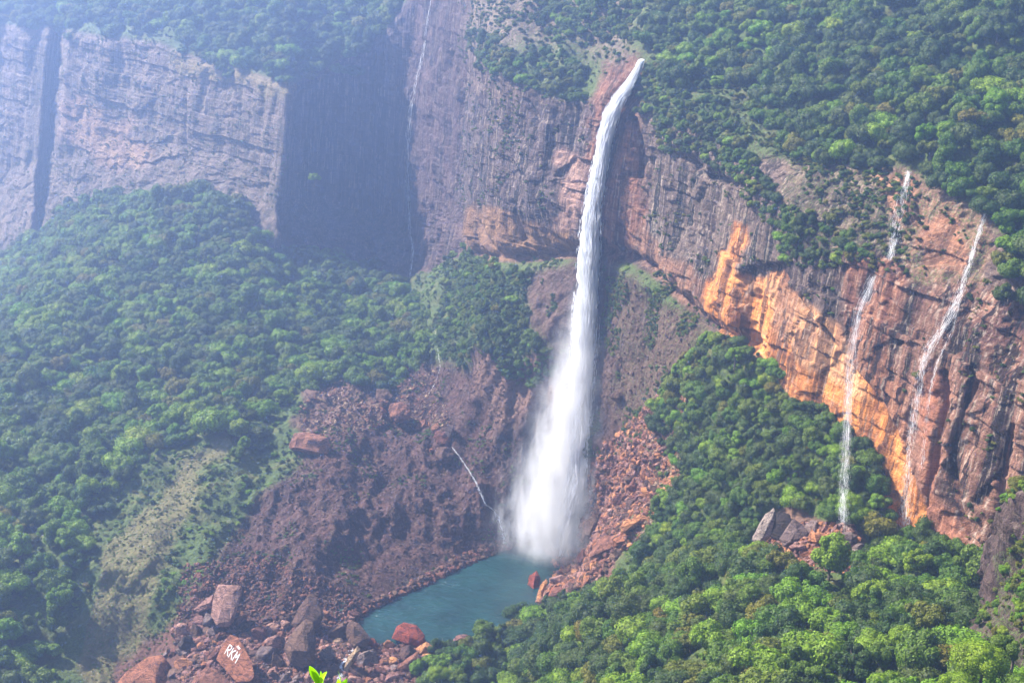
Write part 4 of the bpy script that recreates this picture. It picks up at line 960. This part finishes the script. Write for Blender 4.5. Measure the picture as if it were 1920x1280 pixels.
# ------------------------------------------------------------------ dark outcrop at the right, nearer than the wall
def outcrop():
    prof = [[(1838,1112),(1842,1150),(1800,1200),(1795,1330)], [(1845,1040),(1850,1110),(1842,1190),(1840,1330)], [(1868,965),(1880,1080),(1880,1170),(1880,1330)], [(1905,925),(1925,1050),(1930,1160),(1930,1330)], [(1990,900),(2010,1050),(2010,1180),(2010,1330)], [(2150,880),(2150,1050),(2150,1180),(2150,1330)]]
    dist = [[560,552,520,500],[545,536,512,490],[530,518,500,480],[515,502,485,465],[500,485,465,450],[470,455,440,430]]
    A_ = np.array([[P(a, b, float(dist[i][j])) for j, (a, b) in enumerate(r)] for i, r in enumerate(prof)])
    back = A_[:, :1] + np.array([60, 70, 6.]); left = None
    A_ = np.concatenate([back, A_], 1)
    first = A_[:1] + np.array([40, 60, 0.]); A_ = np.concatenate([first, A_], 0)
    nu, nv = 220, 200
    u = np.linspace(0, A_.shape[0]-1, nu); v = np.linspace(0, A_.shape[1]-1, nv)
    a = np.minimum(u.astype(int), A_.shape[0]-2); b = np.minimum(v.astype(int), A_.shape[1]-2)
    f = (u-a)[:, None, None]; g = (v-b)[None, :, None]
    W = A_[a]*(1-f) + A_[a+1]*f; W = W[:, b]*(1-g) + W[:, b+1]*g; W = gblur(W, 2)
    x, y, z = W[..., 0], W[..., 1], W[..., 2]
    nrm = np.cross(np.gradient(gblur(W, 6), axis=1), np.gradient(gblur(W, 6), axis=0)); nrm /= np.linalg.norm(nrm, axis=-1, keepdims=True)+1e-9
    nrm *= np.sign(((CAM-W)*nrm).sum(-1, keepdims=True))
    W = W + nrm * (fbm(x/14, y/14, z/14, 5, 400)*2.6 - 3*np.clip(fbm(x/9, y/9, z/30, 3, 410) - .1, 0, 1) + (hash01(np.floor((z+x*.5)/5), 0*x, 0*x, 4)-.5)*1.0)[..., None]
    idx = np.arange(nu*nv).reshape(nu, nv); F = np.stack([idx[:-1, :-1], idx[:-1, 1:], idx[1:, 1:], idx[1:, :-1]], -1).reshape(-1, 4)
    o = mesh_np('rock_outcrop', W.reshape(-1, 3), F, M_CLIFF); me = o.data
    px, py = proj(W)
    gv = np.where(inpoly(px, py, [(1830,1180),(1870,1110),(1860,1040),(1960,1000),(1960,1400),(1780,1400)]), .42, .2)
    c = np.ones((nu*nv, 4), np.float32); c[:, :3] = (0.085, 0.052, 0.045); a_ = me.attributes.new('albedo', 'FLOAT_COLOR', 'POINT'); a_.data.foreach_set('color', c.ravel())
    for nm, arr in (('streak', 0*gv+.3), ('green', gv)):
        a_ = me.attributes.new(nm, 'FLOAT', 'POINT'); a_.data.foreach_set('value', arr.astype(np.float32).ravel())
    tag(o, kind='structure')
    return W, px, py
OW, OPX, OPY = outcrop()
_fine = {}
def FINE(k, c):
    if (k, c) not in _fine: _fine[(k, c)] = crown_mesh('crown', 300 + k*7 + c, KINDS[k], LEAF[c], 8000, .038)
    return _fine[(k, c)]
def outcrop_scrub():
    ox, oy = OPX.ravel(), OPY.ravel(); n_ = 420
    m_ = inpoly(ox, oy, [(1870,960),(1900,900),(1960,880),(1960,960),(1900,940)]) | inpoly(ox, oy, [(1862,1110),(1885,1040),(1900,1000),(1960,960),(1960,1190),(1890,1180)]) | inpoly(ox, oy, [(1840,1120),(1870,1140),(1890,1200),(1830,1190)])
    pk = rng.choice(np.flatnonzero(m_), n_); p = OW.reshape(-1, 3)[pk]; r = rng.uniform(.6, 2.3, n_); ks = [(int(rng.integers(0, 4)), int(rng.choice([3, 3, 1, 2]))) for _ in range(n_)]
    ok = np.array([k in kidx for k in ks]); n = int(ok.sum())
    instancer('shrubbery', p[ok] - np.array([0, 0, .4])*r[ok][:, None], np.stack([rng.normal(0, .2, n), rng.normal(0, .2, n), rng.uniform(0, 6.28, n)], 1), r[ok][:, None]*rng.uniform(.8, 1.3, (n, 3)), [kidx[k] for k, q in zip(ks, ok) if q], src, 'olive and yellow scrub hanging on the dark outcrop at the right')
outcrop_scrub()
def extra_tree(px, py, Yd, r, k, c, label, name='broadleaf_tree', cat='tree', sz=1.0):
    p = P(px, py, float(Yd)); dz = r*.9*sz
    if 480 < Yd < 520:
        k_ = int(np.argmin((OPX-px)**2 + (OPY-(py+8))**2)); p = OW.reshape(-1, 3)[k_]; dz = r*.75; sz = .8
    e = empty(name, p - np.array([0, 0, dz])); e.scale = (r, r, r*sz); e.rotation_euler = (0, 0, px*0.37)
    tag(e, label, cat, None)
    c_ = bpy.data.objects.new('crown', FINE(k, c) if r > 6.9 else CROWN[(k, c)]); COL.objects.link(c_); c_.parent = e
    t_ = bpy.data.objects.new('trunk', TRUNK[int(px) % 3]); COL.objects.link(t_); t_.parent = e
extra_tree(1905,890,512,5.2,0,3,'yellow-green shrub crowning the dark outcrop','shrub','shrub')
extra_tree(1885,915,514,3.4,3,2,'small lime shrub at the left brow of the dark outcrop','shrub','shrub')
extra_tree(1935,935,505,4.5,0,3,'dull shrub cut by the right edge on the dark outcrop','shrub','shrub')
extra_tree(1905,1045,505,5.0,3,3,'yellowed bush hanging on the middle of the dark outcrop','shrub','shrub')
extra_tree(1890,1080,508,4.6,0,3,'yellowed bush hanging lower on the dark outcrop','shrub','shrub')
extra_tree(1925,1015,498,4.0,3,3,'olive bush at the right edge above the yellowed bushes','shrub','shrub')
extra_tree(1868,1125,512,2.6,3,3,'small yellowish bush at the foot of the dark outcrop','shrub','shrub')
extra_tree(1845,1240,400,8.6,0,2,'large bright green tree filling the bottom right corner')
extra_tree(1905,1215,405,7.6,3,1,'green tree behind the large bright one at the right edge')
extra_tree(1800,1290,395,7.0,0,2,'yellow-green tree low in the bottom right corner')
extra_tree(1925,1290,390,7.5,0,1,'green tree cut by the bottom right corner of the frame')
extra_tree(820,1262,770,7.0,0,2,'bright round bush at the near end of the boulder field','shrub','shrub',.9)
extra_tree(590,332,1385,6.5,3,2,'lone pale green tree clinging to the shaded recess wall')
extra_tree(1458,768,792,6.0,0,2,'bright lime tree tight under the orange wall')
extra_tree(1380,665,828,6.5,3,2,'light green tree at the top corner of the right slope')

# ------------------------------------------------------------------ falling water
def strands(name, path, width, n, seed, label, thick=(.12, .4), length=(4, 13), off=6.0, soft=1.0, dens=None, follow=False, cat='waterfall', depthf=.6, core=0, gap=-.45):
    r = np.random.default_rng(seed)
    pts = []
    for px, py in path:
        g, _ = at(px, py); pts.append(g)
    pts = np.array(pts); Yg = pts[:, 1] - off
    if not follow:
        for i in range(1, len(Yg)): Yg[i] = min(Yg[i], Yg[i-1])
        Yg = np.convolve(np.pad(Yg, 1, mode='edge'), [.25, .5, .25], 'valid')
    pts = np.array([P(a, b, y) for (a, b), y in zip(path, Yg)])
    seg = np.linalg.norm(np.diff(pts, axis=0), axis=1); L = np.concatenate([[0], np.cumsum(seg)])
    m2 = np.linalg.norm(pts-CAM, axis=1)/FPX; wd = np.array(width)*m2/2
    s0 = r.uniform(0, L[-1], n) if dens is None else np.interp(r.uniform(0, 1, n), np.cumsum(dens)/np.sum(dens), L)
    ln = r.uniform(*length, n); off_ = r.normal(0, .42*soft, n); off_ = np.where(np.abs(off_) > 1.15*soft, off_*.4, off_)
    # clumps of falling water: lanes that stay together
    lane = vnoise(off_*3.1, s0/16, 0*s0, seed); keep = (lane > gap) | (r.random(n) < .4); s0, ln, off_ = s0[keep], ln[keep], off_[keep]; n = len(s0); edge = np.clip(np.abs(off_)/soft, 0, 1); ln = ln*(1-.65*edge)
    endj = 1 - np.abs(r.normal(0, .06, n)); s0 = np.minimum(s0, L[-1]*endj - 1); dz = r.normal(0, depthf, n); th = r.uniform(*thick, n)*(1-.6*edge)
    ku = np.array([0, .33, .66, 1.]); V = []; right = MR[:, 0]
    for j, q in enumerate(ku):
        s = np.minimum(s0 + ln*q, L[-1]*endj); c = np.stack([np.interp(s, L, pts[:, i]) for i in range(3)], 1); w_ = np.interp(s, L, wd)
        c = c + right[None]*(off_*w_)[:, None] + np.array([0, -1, 0])[None]*(dz*w_)[:, None]
        rad = th*(.25 if j == 0 else (.1 if j == 3 else 1.0))
        for a in (0, 2.09, 4.19):
            V.append(c + np.stack([np.cos(a)*rad, np.sin(a)*rad, 0*rad], 1))
    V = np.stack(V, 1); F = []
    for j in range(3):
        for a in range(3): F.append([j*3+a, j*3+(a+1) % 3, (j+1)*3+(a+1) % 3, (j+1)*3+a])
    F = (np.array(F)[None] + (np.arange(n)*12)[:, None, None]).reshape(-1, 4)
    V = V.reshape(-1, 3)
    if core:   # the dense heart of the fall, rough with lumps of water
        m_, k_ = 420, 18; ss = np.linspace(0, L[-1]*.97, m_); c = np.stack([np.interp(ss, L, pts[:, i]) for i in range(3)], 1); w_ = np.interp(ss, L, wd)*core*np.interp(ss/L[-1], [0, .5, .8, 1], [1, 1, .65, .05])
        an = np.arange(k_)*2*np.pi/k_; A2, S2 = np.meshgrid(an, ss); rr = w_[:, None]*(1 + .30*fbm(np.cos(A2)*2.2, np.sin(A2)*2.2, S2/14, 4, 61))
        tv = c[:, None] + right*(np.cos(A2)*rr)[..., None] + np.array([0, -1, 0])*(np.sin(A2)*rr*.7)[..., None]
        ix = np.arange(m_*k_).reshape(m_, k_); f2 = np.stack([ix[:-1], np.roll(ix[:-1], -1, 1), np.roll(ix[1:], -1, 1), ix[1:]], -1).reshape(-1, 4)
        F = np.concatenate([F, f2 + len(V)]); V = np.concatenate([V, tv.reshape(-1, 3)])
    o = mesh_np(name, V, F, M_WHITE); tag(o, label, cat); return pts, wd
MAINP = [(1203,112),(1196,130),(1182,155),(1164,180),(1147,213),(1136,250),(1127,300),(1118,350),(1110,400),(1105,460),(1102,520),(1099,580),(1096,640),(1092,700),(1088,760),(1084,820),(1080,880),(1068,940),(1052,1000),(1044,1042)]
MAINW = [12,17,24,32,38,37,38,42,46,52,56,60,64,66,68,70,68,64,56,40]
mp, mw_ = strands('waterfall', MAINP, MAINW, 34000, 5, 'tall white plunge of the main waterfall dropping from cliff lip to pool', thick=(.12, .45), length=(4, 16), off=7, soft=.8, core=.62,
                  dens=np.array([14]*4+[12]*6+[12]*6+[8, 5, 3, 1], float))
strands('waterfall', [(812,-20),(803,30),(796,90),(784,140),(772,200),(766,260),(764,320),(766,380),(769,430),(775,470),(768,525)], [10,10,12,14,16,16,12,9,9,10,6], 1300, 6, 'faint thin trickle down the hazy recess left of the main fall', thick=(.05, .14), length=(4, 12), gap=0., off=4, follow=True)
strands('waterfall', [(1704,318),(1698,350),(1690,385),(1682,420),(1676,455),(1668,490)], [10,18,34,34,26,20], 1000, 7, 'short upper veil of the first thin fall below the rim forest', thick=(.018, .05), length=(2, 6), gap=0., off=3, follow=True)
strands('waterfall', [(1642,512),(1630,540),(1612,580),(1600,640),(1592,720),(1588,800),(1584,880),(1581,950),(1582,1000)], [16,28,28,26,24,22,20,20,26], 3000, 8, 'slim free-falling plunge down the orange wall onto wet grey rocks', thick=(.015, .04), length=(2, 7), gap=-.15, soft=1.2, off=18)
strands('waterfall', [(1848,395),(1838,430),(1825,470),(1812,510),(1800,550),(1782,590),(1765,620),(1744,650),(1732,680),(1722,730),(1714,790),(1707,850),(1702,910),(1698,965),(1692,1010)], [9,11,13,15,20,24,26,26,20,22,24,26,28,30,30], 2800, 9, 'long stepped fall near the right edge sliding down ledges then plunging', thick=(.02, .06), length=(1.5, 5), gap=-.05, soft=1.15, off=3, follow=True)
strands('waterfall', [(1800,560),(1790,610),(1772,650),(1757,680),(1748,715),(1740,760),(1734,810),(1730,860),(1726,900)], [6,8,8,8,9,9,10,11,12], 420, 10, 'thin side strand right of the long stepped fall', thick=(.02, .06), length=(1.5, 4), gap=0., off=3, follow=True)
strands('cascade', [(846,836),(862,856),(878,880),(893,905),(904,930),(910,945),(925,955),(936,975),(944,1000),(945,1024)], [4,4,5,6,6,4,8,12,12,8], 800, 11, 'small white cascade winding down the brown bluff into the pool', thick=(.04, .11), length=(1.5, 4), gap=-.2, off=2.5, follow=True, cat='stream')
strands('cascade', [(815,615),(820,650),(826,690),(815,720),(800,745)], [3,3,4,3,3], 260, 12, 'faint upper stream thread between the trees and the brown bluff', thick=(.04, .12), length=(1.5, 4), gap=0., off=2.5, follow=True, cat='stream')
strands('cascade', [(655,1207),(668,1212),(650,1232),(640,1248),(636,1275)], [10,14,10,14,20], 900, 13, 'white outlet stream spilling between the boulders at the bottom', thick=(.05, .16), length=(1, 4), off=3.5, follow=True, cat='stream')

# spray: a real cloud of droplets round the lower fall
def mist(name, a, b, ra, rb, dens, label):
    a, b = Vector(a), Vector(b); L = (b-a).length; n = 24; bm = bmesh.new()
    M = (b-a).to_track_quat('Z', 'Y').to_matrix().to_4x4(); M.translation = a
    rings = []
    for j in range(13):
        t_ = j/12; rad = (ra + (rb-ra)*t_) * 1.25
        rings.append([bm.verts.new((rad*math.cos(2*math.pi*i/n), rad*math.sin(2*math.pi*i/n), t_*L)) for i in range(n)])
    for u, v in zip(rings, rings[1:]):
        for i in range(n): bm.faces.new((u[i], u[(i+1) % n], v[(i+1) % n], v[i]))
    bm.faces.new(rings[0][::-1]); bm.faces.new(rings[-1])
    me = bpy.data.meshes.new(name); bm.to_mesh(me); bm.free()
    o = bpy.data.objects.new(name, me); COL.objects.link(o); o.matrix_world = M
    m, t = mat(name); tc = N(t, 'ShaderNodeTexCoord').outputs['Object']; sp = N(t, 'ShaderNodeSeparateXYZ'); t.links.new(tc, sp.inputs[0])
    zt = mapr(t, sp.outputs[2], 0, L, 0, 1); rad = mapr(t, zt, 0, 1, ra, rb)
    rr_ = mth(t, 'SQRT', mth(t, 'ADD', mth(t, 'MULTIPLY', sp.outputs[0], sp.outputs[0]), mth(t, 'MULTIPLY', sp.outputs[1], sp.outputs[1])))
    q = mth(t, 'DIVIDE', rr_, rad)
    nz = noise(t, scaled(t, tc, (1, 1, .35)), 0.11, 4, .6, .5)
    q = mth(t, 'ADD', q, mapr(t, nz, .3, .7, .35, -.35))
    d = mth(t, 'POWER', mapr(t, q, 1.0, 0.0, 0, 1), 2.8)
    d = mth(t, 'MULTIPLY', d, mapr(t, zt, 0.0, .85, 0.0, 1)); d = mth(t, 'MULTIPLY', d, mapr(t, zt, 1.0, .9, 0, 1))
    v = N(t, 'ShaderNodeVolumePrincipled'); v.inputs['Color'].default_value = (.97, .97, 1, 1); v.inputs['Anisotropy'].default_value = .2
    t.links.new(mth(t, 'MULTIPLY', d, dens), v.inputs['Density'])
    ou = N(t, 'ShaderNodeOutputMaterial'); t.links.new(v.outputs[0], ou.inputs['Volume'])
    me.materials.append(m); tag(o, label, kind='stuff'); return o
b0 = PZ(1044., 1052., -1.0); b1 = mp[9]
mist('mist', b1 + np.array([0, -3, 0]), mp[-1]*.5 + b0*.5 + np.array([0, 0, -1.]), 8, 58, .24, 'white spray hanging round the foot of the main fall')

# ------------------------------------------------------------------ leafy sprigs close to the viewpoint
def sprig(px, py, Yd, hpx, n, seed, label):
    r = random.Random(seed); p = P(px, py, Yd); m2 = np.linalg.norm(p-CAM)/FPX; bm = bmesh.new(); h = hpx*m2
    def leaf(base, d, up, L, W):
        d = d.normalized(); s = d.cross(up).normalized(); nn_ = s.cross(d); prev = None
        for k in range(7):
            t_ = k/6; c = base + d*L*t_ - nn_*L*.18*t_*t_; w_ = W*math.sin(math.pi*min(1, t_*.92+.06))**.8
            row = [bm.verts.new(c - s*w_ + nn_*w_*.25), bm.verts.new(c), bm.verts.new(c + s*w_ + nn_*w_*.25)]
            if prev:
                for i in (0, 1): bm.faces.new((prev[i], prev[i+1], row[i+1], row[i]))
            prev = row
    e = empty('leafy_sprig', Vector(p) - Vector((0, 0, 1.6))); tag(e, label, 'plant', 'leafy sprigs close to the viewpoint')
    for k in range(n):
        a = k*2.2 + seed; up = Vector((math.cos(a)*.4, math.sin(a)*.4, 1.0))
        leaf(Vector((0, 0, 1.6 - h*(.55+.3*r.random()))), up, Vector((math.sin(a), -math.cos(a), .2)), h*(.7+.5*r.random()), h*.17)
    me = bpy.data.meshes.new('leaves'); bm.to_mesh(me); bm.free(); me.materials.append(M_SPRIG); o = bpy.data.objects.new('leaves', me); COL.objects.link(o); o.parent = e
    sm = bpy.data.meshes.new('stem'); bm = bmesh.new(); rs_ = []
    for k in range(6):
        z = -1.2 + (2.75-h*.3)*k/5; rs_.append([bm.verts.new((.012*math.cos(i*1.57)+.02*math.sin(k), .012*math.sin(i*1.57), z)) for i in range(4)])
    for u, v in zip(rs_, rs_[1:]):
        for i in range(4): bm.faces.new((u[i], u[(i+1) % 4], v[(i+1) % 4], v[i]))
    bm.to_mesh(sm); bm.free(); sm.materials.append(M_BARK); o = bpy.data.objects.new('stem', sm); COL.objects.link(o); o.parent = e
M_SPRIG = leaf_material('sprig_leaves', (0.22, 0.42, 0.01), (0.36, 0.50, 0.02))
sprig(599., 1262., 14.0, 44, 4, 3, 'yellow-green leafy tip poking up at the bottom edge, taller of two')
sprig(640., 1277., 14.3, 30, 5, 8, 'yellow-green leafy tip at the bottom edge, lower of two')
def knoll():
    n = 60; u = np.linspace(-1, 1, n); gx, gy = np.meshgrid(u, u, indexing='ij'); r_ = np.sqrt(gx**2+gy**2)
    x = -1.5 + gx*7; y = 10 + gy*4.5; z = CAM[2] - 10.2 - 8*np.clip(r_, 0, 1.4)**2 + .4*fbm(x/1.5, y/1.5, 0*x, 4, 500)
    V = np.stack([x, y, z], -1).reshape(-1, 3); idx = np.arange(n*n).reshape(n, n); F = np.stack([idx[:-1, :-1], idx[1:, :-1], idx[1:, 1:], idx[:-1, 1:]], -1).reshape(-1, 4)
    o = mesh_np('near_hill', V, F, M_HILL); me = o.data
    c = np.ones((n*n, 4), np.float32); c[:, :3] = (.09, .07, .04); a_ = me.attributes.new('albedo', 'FLOAT_COLOR', 'POINT'); a_.data.foreach_set('color', c.ravel())
    for nm, vv in (('streak', 0.), ('green', .8)):
        a_ = me.attributes.new(nm, 'FLOAT', 'POINT'); a_.data.foreach_set('value', np.full(n*n, vv, np.float32))
    tag(o, kind='structure')
knoll()

# ------------------------------------------------------------------ haze
def haze():
    lo = G.reshape(-1, 3).min(0); hi = G.reshape(-1, 3).max(0)
    x0, x1, y0, y1, z0, z1 = lo[0]-60, hi[0]+60, -40, hi[1]+60, min(lo[2], -10)-2, max(hi[2], CAM[2])+25
    print('BOX', x0, x1, y0, y1, z0, z1)
    V = [(x, y, z) for x in (x0, x1) for y in (y0, y1) for z in (z0, z1)]
    F = [(0, 1, 3, 2), (4, 6, 7, 5), (0, 4, 5, 1), (2, 3, 7, 6), (0, 2, 6, 4), (1, 5, 7, 3)]
    me = bpy.data.meshes.new('haze'); me.from_pydata([tuple(map(float, v)) for v in V], [], F); o = bpy.data.objects.new('haze', me); COL.objects.link(o)
    m, t = mat('haze'); v = N(t, 'ShaderNodeVolumePrincipled'); v.inputs['Color'].default_value = (.40, .56, 1.0, 1)
    v.inputs['Density'].default_value = HAZE_DENSITY; v.inputs['Anisotropy'].default_value = .74
    ou = N(t, 'ShaderNodeOutputMaterial'); t.links.new(v.outputs[0], ou.inputs['Volume']); me.materials.append(m); tag(o, kind='stuff', label='blue morning haze filling the gorge')
haze()
